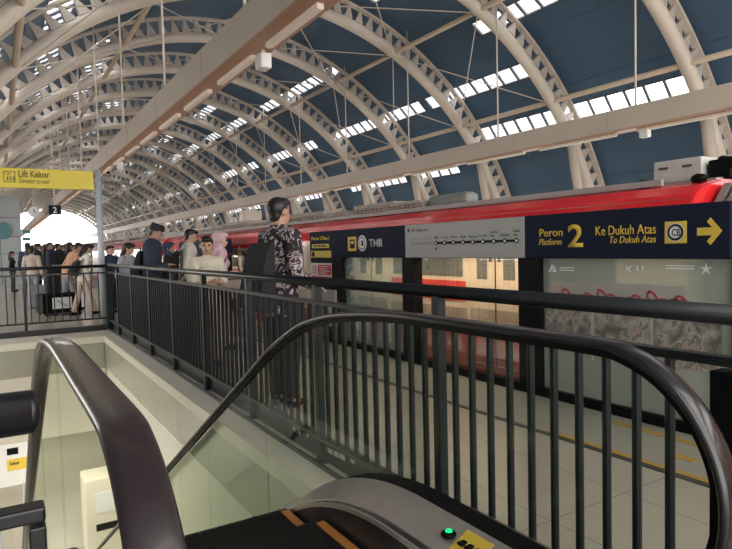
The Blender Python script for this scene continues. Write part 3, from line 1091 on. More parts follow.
# left part: station name
lbox('line_badge', 'sign_yellow', 348, 236.8, 356.2, 251, DX, .006, ps, .002)
lbox('train_pictogram', 'navy', 349.8, 239.5, 354.6, 248.5, DX - .006, .003, ps, .001)
lbox('train_pictogram', 'sign_yellow', 350.6, 241, 353.8, 244, DX - .009, .002, ps)
disc('badge_ring', 'sign_white', 362.3, 243.3, 8.0, DX, .0, .006, ps)
disc('badge_ring', 'navy', 362.3, 243.3, 6.4, DX, .006, .008, ps)
disc('badge_ring', 'sign_white', 362.3, 243.3, 5.4, DX, .008, .010, ps)
lbox('train_pictogram', 'navy', 361.4, 240.6, 363.2, 246, DX - .010, .003, ps)
ltext('lettering', 'TMII', 'sign_white', 369, 239, 381.6, 246.8, DX, ps, bold=.006)
# line map
XM = DX - .006
disc('map_emblem', 'navy', 408.6, 230.6, 1.6, XM, 0, .002, ps, 12)
ltext('map_title', 'LRT Cibubur Line', 'navy', 411.5, 228.4, 427.5, 231.6, XM, ps, depth=.001)
stx = [180, 223, 268, 315, 364, 415, 469, 524, 583]
stz = [263, 261.5, 260.5, 259.5, 258, 256, 253.5, 251.5, 248.5]
spx = [400 + v / 4.993 for v in stx]
zl = at(470, 242.0, X=XM).z
ya, yb = at(spx[0], 242, X=XM).y, at(spx[-1], 242, X=XM).y
yf = at(411.5, 242, X=XM).y
local(MB().box(XM - .002, XM, ya, yf, zl - .012, zl + .012), ps).build('map_line_faded', 'mapgreyline', ps)
local(MB().box(XM - .002, XM, yb, ya, zl - .013, zl + .013), ps).build('map_line', 'black', ps)
dots = MB(); dots2 = MB(); fad = MB()
for i, px in enumerate(spx):
    yy = at(px, 242, X=XM).y
    for mbx, rr, dd in ((dots, .026, .004), (dots2, .014, .006)):
        mbx.prism([(yy + rr * math.cos(2 * PI * j / 14), zl + rr * math.sin(2 * PI * j / 14)) for j in range(14)], 'x', XM - dd, XM)
for px in (412.5, 420, 428):
    yy = at(px, 242, X=XM).y
    fad.prism([(yy + .02 * math.cos(2 * PI * j / 12), zl + .02 * math.sin(2 * PI * j / 12)) for j in range(12)], 'x', XM - .004, XM)
yy = at(spx[0], 242, X=XM).y
dots.prism([(yy - .018, zl - .075), (yy + .018, zl - .075), (yy, zl - .045)], 'x', XM - .002, XM)
local(dots, ps).build('map_dots', 'black', ps)
local(dots2, ps).build('map_dot_centres', 'sign_white', ps)
local(fad, ps).build('map_dots_faded', 'mapgreyline', ps)
names = ['TMII', 'Cawang', 'Ciliwung', 'Cikoko', 'Pancoran', 'Kuningan', 'Rasuna\nSaid', 'Setiabudi', 'Dukuh\nAtas']
wid = [4, 7, 7.6, 6, 8.2, 8.6, 7.2, 9.2, 6.6]
for px, nm, wd in zip(spx, names, wid):
    two = '\n' in nm
    zc = zl + .045
    y1, y0 = at(px - wd / 2, 240, X=XM).y, at(px + wd / 2, 240, X=XM).y
    text_on('station_name', nm, ps, 'black', FACE_L, (XM, y1, zc), y1 - y0, .062 if two else .028, depth=.001)
for px, nm, wd in ((414, 'Harjamukti', 6), (421, 'Ciracas', 5.5), (428, 'Kampung\nRambutan', 6.5)):
    y1, y0 = at(px - wd / 2, 240, X=XM).y, at(px + wd / 2, 240, X=XM).y
    text_on('station_name', nm, ps, 'mapgreyline', FACE_L, (XM, y1, zl + .045), y1 - y0, .045 if '\n' in nm else .022, depth=.001)
# left end notices
ltext('lettering', 'Peron 2', 'sign_yellow', 311.5, 236.5, 321.5, 240, DX, ps, bold=.01)
ltext('lettering', 'Pintu 1', 'sign_yellow', 322.5, 236, 329, 240, DX, ps, bold=.01)
lbox('door_number_strip', 'sign_yellow', 312, 244, 329, 248, DX, .004, ps, .001)
dd = MB()
for i in range(5):
    c = at(314.5 + 2.6 * i, 246, X=DX - .004)
    dd.box(DX - .007, DX - .004, c.y - .025, c.y + .025, c.z - .014, c.z + .014)
local(dd, ps).build('door_number_marks', 'navy', ps)
lbox('yellow_sticker', 'sign_yellow', 311.2, 250.8, 331.2, 257.6, DX, .004, ps)
lbox('sticker_print', 'black', 312, 252, 314.5, 256.6, DX - .004, .002, ps)
lbox('notice', 'sign_white', 311, 263, 331.5, 279.5, DX + .02, .006, ps)
lbox('notice_field', 'notice_red', 318, 265, 331, 275, DX + .014, .003, ps)
lbox('notice_field', 'notice_red', 311.4, 276.2, 331, 278.8, DX + .014, .003, ps)
tx = MB()
for i in range(4):
    a = at(319.3, 266.6 + 2.1 * i, X=DX + .011); b = at(329 - (i % 2) * 2, 266.6 + 2.1 * i, X=DX + .011)
    tx.box(DX + .008, DX + .011, b.y, a.y, a.z - .005, a.z + .005)
local(tx, ps).build('notice_print', 'sign_white', ps)
disc('prohibition_ring', 'notice_red', 314.5, 269.5, 4.0, DX + .014, 0, .003, ps)
disc('prohibition_ring', 'sign_white', 314.5, 269.5, 3.0, DX + .014, .003, .005, ps)
c = at(314.5, 269.5, X=DX + .008)
local(MB().bar((DX + .008, c.y + .03, c.z + .03), (DX + .008, c.y - .03, c.z - .03), .003, .014, up=(0, .7, -.7)), ps).build('prohibition_bar', 'notice_red', ps)
# marks on the glass
XG = DX + .068
ltext('glass_logo', 'KAI', 'etched', 624.5, 265.3, 643.5, 272.8, DX + .066, ps, italic=True, bold=.015, depth=.001)


def wing_logo(px, py, w, X, m):
    lg_ = MB()
    c = at(px, py, X=X)
    lg_.prism([(c.y, c.z - .035), (c.y - .035, c.z - .035), (c.y - .06, c.z + .02), (c.y - .045, c.z + .035)], 'x', X - .001, X)
    lg_.prism([(c.y - .05, c.z - .035), (c.y - .10, c.z - .035), (c.y - .065, c.z + .03)], 'x', X - .001, X)
    for i in range(2):
        lg_.box(X - .001, X, c.y - .13 - w, c.y - .13, c.z - .02 + .022 * i, c.z - .012 + .022 * i)
    local(lg_, ps).build('glass_logo', m, ps)


wing_logo(548, 268, .16, XG, 'etched')
wing_logo(343.5, 264.5, .14, XG, 'teal')
wing_logo(425.5, 266.5, .14, DX + .088, 'teal')
c = at(706, 269, X=XG)
lg_ = MB()
for i in range(5):
    q_ = math.radians(90 + 72 * i)
    lg_.prism([(c.y + .05 * math.cos(q_), c.z + .05 * math.sin(q_)), (c.y + .014 * math.cos(q_ + .63), c.z + .014 * math.sin(q_ + .63)), (c.y, c.z), (c.y + .014 * math.cos(q_ - .63), c.z + .014 * math.sin(q_ - .63))], 'x', XG - .001, XG)
for i in range(2):
    lg_.box(XG - .001, XG, c.y + .08, c.y + .30, c.z - .004 + .02 * i, c.z + .003 + .02 * i)
local(lg_, ps).build('glass_logo', 'etched', ps)
# advertisement poster behind the glass
XP = DX + .068
py_ = ps


def pbox(nm, m, px0, py0, px1, py1, d0, d1):
    y1, y0 = at(px0, 300, X=XP).y, at(px1, 300, X=XP).y
    zt, zb = at((px0 + px1) / 2, py0, X=XP).z, at((px0 + px1) / 2, py1, X=XP).z
    return local(MB().box(XP - d1, XP - d0, y0, y1, zb, zt), ps).build(nm, m, py_)


py_ = pbox('advert_poster', 'poster', 563, 284, 686, 330, 0, .003)
py_['label'] = 'advert poster with red script lettering over a strip of photos'
pbox('pink_band', 'poster_pink', 563, 301, 682, 322, .003, .005)
pbox('photo_strip', 'collage', 546, 314, 722, 360, .004, .006)
pbox('photo_divider', 'poster', 591.5, 312, 594, 360, .006, .007)
pbox('photo_divider', 'poster', 651, 318, 653.5, 360, .006, .007)
sc = MB()
pts = []
ya_, yb_ = at(565, 294, X=XP), at(684, 298.5, X=XP)
NL = 24
for j in range(NL * 14 + 1):
    t_ = j / 14.0
    k_ = int(t_)
    amp = (.085, .022, .026, .020, .030, .055, .022, .026, .085, .022, .05, .024, .028, .022, .03, .05, .02, .02)[k_ % 18]
    ph_ = 2 * PI * (t_ - k_)
    yy = ya_.y + (yb_.y - ya_.y) * t_ / NL + .026 * math.sin(ph_) - amp * .25 * math.cos(ph_)
    zz_ = ya_.z + (yb_.z - ya_.z) * t_ / NL - .02 + amp * .5 * (1 - math.cos(ph_)) - .02
    pts.append((XP - .006, yy, zz_))
for p0, p1 in zip(pts[:-1], pts[1:]):
    sc.bar(p0, p1, .003, .018, up=(0, .5, 1))
local(sc, ps).build('red_script', 'poster_red', py_)
sc = MB()
a = at(563, 298, X=XP); b = at(686, 302, X=XP)
sc.bar((XP - .0065, a.y, a.z - .01), (XP - .0065, b.y, b.z), .03, .002, up=(1, 0, 0))
local(sc, ps).build('red_underline', 'poster_red', py_)

# second run of screen doors further along
p2 = thing('platform_screen_door', 'farther platform screen with purple navy header, seen between the waiting passengers', 'screen door', (DX, 0, 0))
y0, y1 = 12.6, 16.4
MB().box(0, .16, y0, y1, ZB, ZT).build('header', 'navy', p2, bevel=.01)
text_on('number', '2 H', p2, 'sign_yellow', FACE_L, (DX, 13.65, ZB + .09), .7, .22, bold=.02)
MB().box(.02, .12, y0, y1, .006, .085).build('sill', 'black', p2)
yy = y0
i = 0
while yy < y1:
    MB().box(.01, .15, yy, yy + .22, .085, ZB).build('post', 'black', p2)
    MB().box(.07, .08, yy + .22, min(yy + 1.95, y1), .085, ZB).build('glass_panel', 'door_glass' if i % 2 == 0 else 'psd_glass', p2)
    yy += 1.95; i += 1

# ================================================================== TRAIN
TX0, TX1 = 4.75, 7.35


def tprof():
    pts = [(TX0 + .06, -.85), (TX0, -.6), (TX0, 1.55), (TX0 + .02, 1.68), (TX0 + .08, 1.78), (TX0 + .2, 1.86), (TX0 + .5, 1.92), (6.05, 1.96)]
    return pts + [(2 * 6.05 - x, z) for x, z in pts[::-1][1:]]


def train_car(y0, y1, label, doors, first=False, gear=True):
    r = thing('train_car', label, 'train car', (TX0, y0, 0))
    L = y1 - y0
    MB().prism([(x - TX0, z) for x, z in tprof()], 'y', 0, L).build('body', 'train_cream', r)
    # red roof shoulder (near side)
    e = .006
    rs = [(-e, 1.46), (-e, 1.55), (.02 - e, 1.685), (.075, 1.79), (.2, 1.868), (.5, 1.928), (.5, 1.91), (.2, 1.85), (.09, 1.77), (.03, 1.67), (.004, 1.55), (.004, 1.46)]
    MB().prism(rs, 'y', -.012, L + .012).build('red_roof_edge', 'train_red', r, smooth=False)
    MB().box(-.012, -.004, 0, L, 1.745 - .02 * 0, 1.752).build('gutter_line', 'train_red_low', r)
    MB().box(-.008, 0, 0, L, -.6, .38).build('red_skirt', 'train_red_low', r)
    MB().box(-.006, 0, 0, L, .38, .66).build('dusty_panel', 'train_low', r)
    # doors and windows
    ds = sorted(d - y0 for d in doors)
    prev = .5
    for d in ds + [L - .1]:
        a, b = prev + .10, d - .52
        if d == L - .1: b = d - .3
        if b - a > .5:
            n = max(1, round((b - a) / 1.3))
            for j in range(n):
                wa = a + (b - a) * j / n + .05; wb = a + (b - a) * (j + 1) / n - .05
                w = MB().box(-.012, 0, wa, wb, 1.04, 1.44).build('window', 'train_window', r, bevel=.005)
            MB().box(-.009, 0, a, b, .74, .985).build('red_stripe', 'train_stripe', r)
        prev = d + .42
    for d in ds:
        for s_ in (-1, 1):
            a, b = (d - .42, d - .008) if s_ < 0 else (d + .008, d + .42)
            lf = MB().box(-.018, 0, a, b, .04, 1.45).build('door_leaf', 'train_cream', r, bevel=.006)
            wx0, wx1 = (a + .12, b - .12)
            MB().box(-.024, -.016, wx0, wx1, 1.02, 1.40).build('door_window', 'train_window', lf, bevel=.02)
            MB().box(-.0205, -.016, a + .004, b - .004, .36, .68).build('dusty_lower', 'train_low', lf)
            MB().box(-.0205, -.016, a + .004, b - .004, .05, .355).build('red_lower', 'train_red_low', lf)
            hx = d + s_ * .07
            MB().box(-.04, -.018, hx - .012, hx + .012, 1.22, 1.36).build('handle', 'black', lf)
        MB().box(-.014, 0, d - .48, d - .425, .04, 1.5).build('door_frame', 'train_cream', r)
        MB().box(-.014, 0, d + .425, d + .48, .04, 1.5).build('door_frame', 'train_cream', r)
        MB().box(-.019, -.002, d - .008, d + .008, .04, 1.45).build('door_seal', 'black', r)
    caps = [(x - TX0, z) for x, z in tprof() if z > 1.5]
    caps = [(-.004, 1.30)] + caps + [(TX1 - TX0 + .004, 1.30)]
    for ya, yb in ((-.012, 0), (L, L + .012)):
        MB().prism(caps, 'y', ya, yb).build('red_end_cap', 'train_red', r)
    MB().prism([(.45, 1.91), (.8, 1.945), (1.3, 1.97), (1.8, 1.945), (2.15, 1.91), (2.15, 1.93), (1.3, 1.99), (.45, 1.935)], 'y', 0, L).build('roof_sheet', 'train_roof', r)
    # undercarriage
    for yy in (1.8, L - 1.8):
        MB().box(.3, 2.3, yy - .9, yy + .9, -1.02, -.82).build('bogie', 'track', r)
    return r


def roof_unit(car, y0, y1, x0, x1, z0, z1, nm='air_conditioner', m='ac_grey', bev=.05, vents=True):
    cy = car.location.y
    o = MB().box(x0 - TX0, x1 - TX0, y0 - cy, y1 - cy, z0, z1).build(nm, m, car, bevel=bev)
    if vents:
        v = MB()
        n = int((y1 - y0) / .12)
        for i in range(n):
            v.box(x0 - TX0 - .008, x0 - TX0, y0 - cy + .1 + .12 * i, y0 - cy + .15 + .12 * i, z0 + .04, z1 - .06)
        v.build('vent_slots', 'dark_line', o)
    return o


d1, d2 = Yp(495, TX0 - .02, 265), Yp(371, TX0 - .02, 265)
gap = d2 - d1
yE = 2.776
c1 = train_car(yE, yE + 17.2, 'red and cream train car behind the screen doors in the middle of the photo', [d1 + gap * i for i in range(0, 4)])
c0 = train_car(yE - 8.5, yE - .62, 'next train car, only its red roof end showing at the right edge', [yE - 3 - 3.4 * i for i in range(2)])
c2 = train_car(yE + 17.9, yE + 35.1, 'farther red and cream train car seen between the passengers at left', [yE + 20 + 3.6 * i for i in range(4)])
c3 = train_car(yE + 35.8, yE + 53, 'farthest train car towards the bright end of the station', [yE + 38 + 3.6 * i for i in range(4)])
# bellows between the cars
for (ya, car) in ((yE - .62, c1), (yE + 17.2, c2), (yE + 35.1, c3)):
    g = MB()
    for i in range(6):
        yy = ya - car.location.y + .05 + i * .095
        g.sweep([(0.30, yy, 0), (0.30, yy, 1.66), (.45, yy, 1.82), (2.15, yy, 1.82), (2.30, yy, 1.66), (2.30, yy, 0)], [(-.03, -.06), (.03, -.06), (.03, .06), (-.03, .06)], right=(0, 1, 0))
    g.build('gangway_bellows', 'bellows', car)
# roof gear on the middle car
cyy = c1.location.y
rr = MB().box(.30, .34, .4, 16.8, 1.90, 1.955); rr.build('roof_gutter', 'train_roof', c1)
o = roof_unit(c1, 2.93, 3.38, 5.25, 6.6, 1.93, 2.14, bev=.015, vents=False)
MB().box(.55, 1.8, -.06, .13, 1.93, 2.10).build('cable_tray', 'black', c1, bevel=.02)
MB().box(.485, .5, .24, .32, 2.06, 2.08).build('lifting_lug', 'dark_line', o)
MB().box(.485, .5, .46, .54, 2.06, 2.08).build('lifting_lug', 'dark_line', o)
f = MB()
for i in range(7):
    f.tube([(.7 + .2 * i, -.02, 1.98), (.7 + .2 * i, .03, 2.1)], .06, 10)
f.build('cable_bundle', 'black', o)
b_ = MB()
for i in range(8):
    b_.tube([(.55 + .17 * i, -.12, 2.05), (.62 + .17 * i, .05, 2.09)], .045, 8)
b_.build('cable_bundle', 'black', c1)
for yy in (.12, .64):
    MB().ell((.40, yy, 1.935), (.05, .07, .045)).build('roof_hook', 'black', c1, smooth=True)
ac = roof_unit(c1, 6.0, 6.85, 5.25, 5.5, 1.93, 2.12, 'roof_fairing', 'ac_dark', bev=.07, vents=False)
for i, (a, b, z, m) in enumerate(((6.95, 7.6, 2.08, 'ac_tan'), (7.65, 8.9, 2.12, 'ac_tan'), (9.0, 9.9, 2.06, 'ac_grey'), (10.0, 11.6, 2.12, 'ac_tan'), (11.8, 13.6, 2.08, 'ac_grey'), (14.0, 16.0, 2.14, 'ac_tan'), (16.6, 18.4, 2.1, 'ac_grey'))):
    roof_unit(c1, a, b, 5.2 + .05 * (i % 2), 6.8, 1.93, z, 'roof_equipment', m, .02)
pp = MB()
for z in (1.99, 2.03):
    pp.tube([(.40, 4.0, z), (.40, 15.5, z)], .014, 6)
for i in range(24):
    pp.box(.38, .42, 4.0 + .48 * i, 4.03 + .48 * i, 1.91, 2.04)
pp.build('roof_pipe_run', 'ac_tan', c1)
for car in (c2, c3):
    for j in range(4):
        roof_unit(car, car.location.y + 1.5 + 4 * j, car.location.y + 4.3 + 4 * j, 5.2, 6.8, 1.93, 2.13, 'roof_equipment', 'ac_tan' if j % 2 else 'ac_grey', .03)
roof_unit(c0, yE - 3.6, yE - 1.2, 5.25, 6.8, 1.93, 2.13, vents=True)

# beige cabinet on the opposite platform
q = at(247, 215, X=11.7)
r = thing('platform_cabinet', 'beige upright cabinet on the opposite platform behind the printed shirt man', 'cabinet', (11.9, q.y, 0))
MB().box(-.5, .5, -.4, .4, 0, 3.55).build('body', 'rib', r, bevel=.03)
MB().box(-.52, -.5, -.3, .3, 2.4, 3.3).build('door', 'white', r)


# ================================================================== PEOPLE
def remeshed(mb, name, m, parent, vox, smooth=3):
    me = mb.mesh(name)
    o = bpy.data.objects.new(name, me); C.objects.link(o)
    md = o.modifiers.new('r', 'REMESH'); md.mode = 'VOXEL'; md.voxel_size = vox; md.use_smooth_shade = True
    sm_ = o.modifiers.new('s', 'SMOOTH'); sm_.factor = .5; sm_.iterations = smooth
    dg = bpy.context.evaluated_depsgraph_get()
    nm = bpy.data.meshes.new_from_object(o.evaluated_get(dg))
    o.modifiers.clear()
    o.data = nm
    nm.name = name
    nm.materials.clear(); nm.materials.append(m if not isinstance(m, str) else M[m])
    o.parent = parent
    return o


def person(label, loc, rz, h=1.7, top='', bottom='', skin='skin', hair='short', haircol='hair', arms=None, lean=0.0, head=(0, 0), stride=0.0,
           sleeve='long', vox=.008, hat=None, scarf=None, female=False, group=None, skirt=False, face=True, tophem=.46, bulk=1.0):
    r = thing('person', label, 'person', loc, rz, group)
    sw = (.112 if not female else .092) * h
    hl = h / 7.4
    Rl = Matrix.Rotation(-math.radians(lean), 3, 'X')     # lean forwards about the pelvis
    piv = Vector((0, 0, .52 * h))

    def U(x, y, z):
        return piv + Rl @ (Vector((x, y, z)) - piv)

    nb = U(0, -.005, .845 * h); chin = U(0, .01, .875 * h)
    Rh = Rl @ Matrix.Rotation(math.radians(head[0]), 3, 'Z') @ Matrix.Rotation(-math.radians(head[1]), 3, 'X')
    hc0 = U(0, .012, h - hl * .5)
    hp = U(0, 0, .87 * h)

    def Hd(x, y, z):                                       # head-local -> body
        return hp + Rh @ (Vector((x, y, z)) + (Rl.inverted() @ (hc0 - hp)))

    arms = arms or {}
    J = {}
    for s_, nm in ((-1, 'L'), (1, 'R')):
        sh = U(s_ * sw, 0, .81 * h)
        el_d, wr_d = arms.get(nm, ((s_ * .035, -.02, -.185), (s_ * .045, .04, -.335)))
        el = sh + Rl @ (Vector(el_d) * h); wr = sh + Rl @ (Vector(wr_d) * h)
        J[nm] = (sh, el, wr)
    legs = {}
    for s_, nm in ((-1, 'L'), (1, 'R')):
        st = stride * s_
        legs[nm] = (Vector((s_ * .05 * h, 0, .50 * h)), Vector((s_ * .055 * h, st * .45 + .015, .275 * h)), Vector((s_ * .055 * h, st, .05 * h)))
    f = bulk if not female else .86
    # ---- body, one surface
    b = MB()
    b.cap(U(0, 0, .53 * h), U(0, .0, .64 * h), .085 * h * f, .075 * h * f, sq=.72)
    b.cap(U(0, 0, .64 * h), U(0, .0, .77 * h), .075 * h * f, .088 * h * f, sq=.70)
    b.cap(U(-sw * .8, 0, .80 * h), U(sw * .8, 0, .80 * h), .042 * h * f, .042 * h * f)
    b.cap(U(0, -.01, .80 * h), Hd(0, -.01, -hl * .22), .036 * h * f, .032 * h * f)
    for nm, s_ in (('L', -1), ('R', 1)):
        sh, el, wr = J[nm]
        b.cap(sh, el, .031 * h * f, .025 * h * f); b.cap(el, wr, .025 * h * f, .016 * h * f)
        d = (wr - el).normalized()
        side = d.cross(Vector((0, 0, 1)))
        if side.length < .2: side = Vector((0, 1, 0))
        side.normalize()
        nrm = side.cross(d).normalized()
        hn = wr + d * .045 * h / 1.7
        b.cap(wr, wr + d * .075, .018, .022, sq=1)
        for i in range(4):                                 # fingers, slightly curled
            o0 = wr + d * .075 + side * (-.030 + .020 * i)
            ln = (.032, .038, .036, .028)[i]
            o1 = o0 + d * ln + nrm * -.006 + side * (-.006 + .004 * i); o2 = o1 + (d * .75 - nrm * .66).normalized() * ln * .8
            b.cap(o0 - d * .02, o1, .0085, .008, n=8); b.cap(o1, o2, .008, .0065, n=8)
        t0 = wr + d * .03 + side * .018
        t1 = t0 + (d * .6 + side * .75 - nrm * .1).normalized() * .036; t2 = t1 + (d * .9 + side * .2 - nrm * .3).normalized() * .028
        b.cap(t0, t1, .011, .009, n=8); b.cap(t1, t2, .009, .007, n=8)
        hi, kn, an = legs[nm]
        b.cap(hi, kn, .050 * h * f, .034 * h * f); b.cap(kn, an, .034 * h * f, .021 * h)
        b.cap(an, an + Vector((0, .10, -.035 * h)), .022 * h, .018 * h)
    b.ell(Hd(0, -.012, hl * .10), (hl * .335, hl * .41, hl * .40), 20, 14, Rh)
    b.ell(Hd(0, .018, -hl * .16), (hl * .27, hl * .33, hl * .33), 18, 12, Rh)
    b.cap(Hd(0, hl * .37, hl * .04), Hd(0, hl * .45, -hl * .12), .008, .013, n=8)
    for s_ in (-1, 1):
        b.ell(Hd(s_ * hl * .34, -.012, -hl * .04), (.012, .022, .034), 10, 8, Rh)
    b.ell(Hd(0, hl * .33, -hl * .29), (.026, .016, .010), 10, 6, Rh)
    remeshed(b, 'body', skin, r, vox, 2)
    if face:
        for s_ in (-1, 1):
            MB().ell(Hd(s_ * hl * .145, hl * .352, hl * .01), (.013, .009, .007), 10, 6, Rh).build('eye', 'eye', r, smooth=True)
            MB().ell(Hd(s_ * hl * .15, hl * .365, hl * .085), (.017, .006, .0032), 10, 6, Rh).build('eyebrow', 'hair', r, smooth=True)
        MB().ell(Hd(0, hl * .385, -hl * .27), (.022, .010, .008), 10, 6, Rh).build('lips', 'lip', r, smooth=True)
    # ---- shirt
    t = MB()
    g = .012
    hz = tophem * h
    t.cap(U(0, 0, hz), U(0, 0, .66 * h), .094 * h * f + g, .082 * h * f + g, (True, False), n=20, sq=.76)
    t.cap(U(0, 0, .62 * h), U(0, 0, .775 * h), .082 * h * f + g, .090 * h * f + g, n=20, sq=.74)
    t.cap(U(-sw * .85, 0, .802 * h), U(sw * .85, 0, .802 * h), .042 * h * f + g, .042 * h * f + g)
    t.cap(U(0, 0, .82 * h), U(0, -.004, (.872 if not female else .852) * h), .048 * h, (.039 if not female else .036) * h, (False, True))
    if female: t.ell(U(0, .055 * h, .735 * h), (.075 * h, .035 * h, .04 * h))
    for nm in ('L', 'R'):
        sh, el, wr = J[nm]
        if sleeve == 'long':
            t.cap(sh, el, .034 * h * f + g, .029 * h * f + g); t.cap(el, wr - (wr - el) * .04, .029 * h * f + g, .021 * h * f + g, (False, True))
        elif sleeve == 'half':
            t.cap(sh, el + (wr - el) * .1, .036 * h * f + g, .031 * h * f + g, (False, True))
        else:
            t.cap(sh, sh + (el - sh) * .7, .036 * h * f + g, .033 * h * f + g, (False, True))
    remeshed(t, 'shirt', top, r, max(vox, .009), 3)
    # ---- trousers / skirt
    t = MB()
    if skirt:
        t.cap((0, 0, .54 * h), (0, stride * .2, .07 * h), .098 * h, .15 * h, (False, True), n=20, sq=.8)
    else:
        t.cap(U(0, 0, .56 * h), (0, 0, .50 * h), .088 * h * f + .008, .098 * h * f, n=20, sq=.76)
        for nm in ('L', 'R'):
            hi, kn, an = legs[nm]
            t.cap(hi, kn, .053 * h * f + .008, .041 * h * f + .008); t.cap(kn, an, .041 * h * f + .008, .035 * h + .004, (False, True))
    remeshed(t, 'skirt' if skirt else 'trousers', bottom, r, max(vox, .011), 3)
    for nm in ('L', 'R'):
        an = legs[nm][2]
        t = MB()
        t.cap(an + Vector((0, -.02, -.05 * h + .040)), an + Vector((0, .15, -.05 * h + .034)), .042, .032, n=12, sq=1.0)
        for k_, q in enumerate(t.v):
            if q[2] < .002: t.v[k_] = (q[0], q[1], .002)
        t.build('shoe', 'black', r, smooth=True)
    # ---- hair / scarf / hat
    if hair == 'short':
        t = MB()
        t.ell(Hd(0, -.024, hl * .13), (hl * .355, hl * .405, hl * .39), 20, 14, Rh)
        t.ell(Hd(0, .022, hl * .34), (hl * .31, hl * .35, hl * .17), 18, 12, Rh)
        t.ell(Hd(0, -hl * .24, -hl * .16), (hl * .26, hl * .17, hl * .24), 16, 10, Rh)
        remeshed(t, 'hair', haircol, r, max(vox, .009), 2)
    elif hair == 'long':
        t = MB()
        t.ell(Hd(0, -.026, hl * .14), (hl * .39, hl * .43, hl * .42), 20, 14, Rh)
        t.ell(Hd(0, .03, hl * .36), (hl * .33, hl * .35, hl * .19), 18, 12, Rh)
        t.cap(Hd(0, -.06, 0), Hd(0, -.10, -hl * 1.0), hl * .33, hl * .20)
        remeshed(t, 'hair', haircol, r, max(vox, .009), 3)
    elif hair == 'tied':
        t = MB()
        t.ell(Hd(0, -.026, hl * .14), (hl * .38, hl * .42, hl * .41), 20, 14, Rh)
        t.ell(Hd(0, .025, hl * .35), (hl * .33, hl * .36, hl * .19), 18, 12, Rh)
        t.cap(Hd(0, -.10, 0), Hd(.02, -.16, -hl * .7), hl * .14, hl * .10)
        remeshed(t, 'hair', haircol, r, max(vox, .009), 3)
    if scarf:
        t = MB()
        t.ell(Hd(0, -.030, hl * .10), (hl * .42, hl * .46, hl * .46), 20, 14, Rh)
        t.ell(Hd(0, .025, hl * .38), (hl * .35, hl * .37, hl * .18), 18, 12, Rh)
        t.cap(Hd(0, -.02, -hl * .35), U(0, 0, .80 * h), hl * .36, hl * .62, sq=.85)
        t.cap(U(0, .03, .82 * h), U(0, .06, .73 * h), hl * .50, hl * .42, sq=.75)
        remeshed(t, 'headscarf', scarf, r, max(vox, .009), 3)
    if hat:
        t = MB()
        a = Hd(0, -.015, hl * .20); c = Hd(0, -.015, hl * .56)
        t.cap(a, c, hl * .42, hl * .37, (True, True), n=24, sq=1.12)
        o = t.build('cap', hat, r, smooth=False, bevel=.012)
    r['_'] = 0
    del r['_']
    return r, U, J


def backpack(label, pr, U, h, m, rz, lean=0.0, size=(.30, .16, .44), drop=.60, straps=True):
    c = U(0, -(.072 * h + .012 + size[1] / 2 + .008), drop * h + size[2] * .18)
    w = Matrix.Translation(pr.location) @ Matrix.Rotation(rz, 4, 'Z')
    p = w @ c
    r = thing('backpack', label, 'backpack', p, rz)
    r.rotation_euler = (-math.radians(lean), 0, rz)
    sx, sy, sz = size
    MB().prism([(sy * .5, -sz * .5), (sy * .5, sz * .5), (sy * .2, sz * .5), (-sy * .12, sz * .36), (-sy * .42, sz * .05), (-sy * .62, -sz * .25), (-sy * .62, -sz * .42), (-sy * .45, -sz * .5)], 'x', -sx / 2, sx / 2).build('main_bag', m, r, bevel=.045)
    MB().prism([(-sy * .3, -sz * .44), (-sy * .3, sz * .05), (-sy * .58, -sz * .02), (-sy * .85, -sz * .22), (-sy * .85, -sz * .42)], 'x', -sx * .38, sx * .38).build('front_pocket', m, r, bevel=.02)
    MB().tube([(-.04, sy / 2 - .03, sz / 2 - .01), (-.03, sy / 2 - .03, sz / 2 + .03), (.03, sy / 2 - .03, sz / 2 + .03), (.04, sy / 2 - .03, sz / 2 - .01)], .008, 6, right=(0, 1, 0)).build('grab_handle', m, r)
    if straps:
        for s_ in (-1, 1):
            x = s_ * .085
            q = [(x, sy / 2 - .01, sz / 2 - .06), (x, sy / 2 + .03, sz / 2 + .02), (x, sy / 2 + .10, sz / 2 + .055), (x, sy / 2 + .20, sz / 2 + .03), (x * 1.1, sy / 2 + .275, sz / 2 - .06), (x * 1.25, sy / 2 + .275, sz / 2 - .20), (x * 1.6, sy / 2 + .2, sz / 2 - .30), (x * 1.6, sy / 2 + .02, -sz / 2 + .08)]
            MB().sweep(q, [(-.025, -.006), (.025, -.006), (.025, .006), (-.025, .006)], right=(1, 0, 0)).build('strap', m, r)
    return r


BATIK = voronoi_mat('batik_print', [(0.0, (.012, .010, .012)), (.44, (.03, .022, .025)), (.50, (.50, .42, .42)), (.545, (.20, .15, .155)), (.585, (.015, .012, .013)), (.64, (.42, .33, .34))], 9, .85, 1.6)
CL = {k: cloth(k + '_cloth', c) for k, c in dict(
    navy=(.022, .032, .055), black=(.012, .012, .014), white=(.66, .62, .55), cream=(.60, .55, .44), pink=(.60, .40, .43), grey=(.25, .26, .27),
    taupe=(.28, .22, .19), lavender=(.42, .42, .50), peach=(.55, .30, .20), beige=(.50, .42, .34), darkblue=(.03, .045, .09), maroon=(.12, .03, .035), khaki=(.30, .27, .21)).items()}


def face_to(p, q):
    """rotation that turns a figure at p (facing +Y) towards q"""
    return math.atan2(-(q[0] - p[0]), q[1] - p[1])


def rz_dir(deg_cw): return -math.radians(deg_cw)


def foot(px, py, h, X=None):
    """ground point of somebody of height h whose head top is at that pixel"""
    p = at(px, py, Z=h) if X is None else at(px, py, X=X)
    return (p.x, p.y, 0)


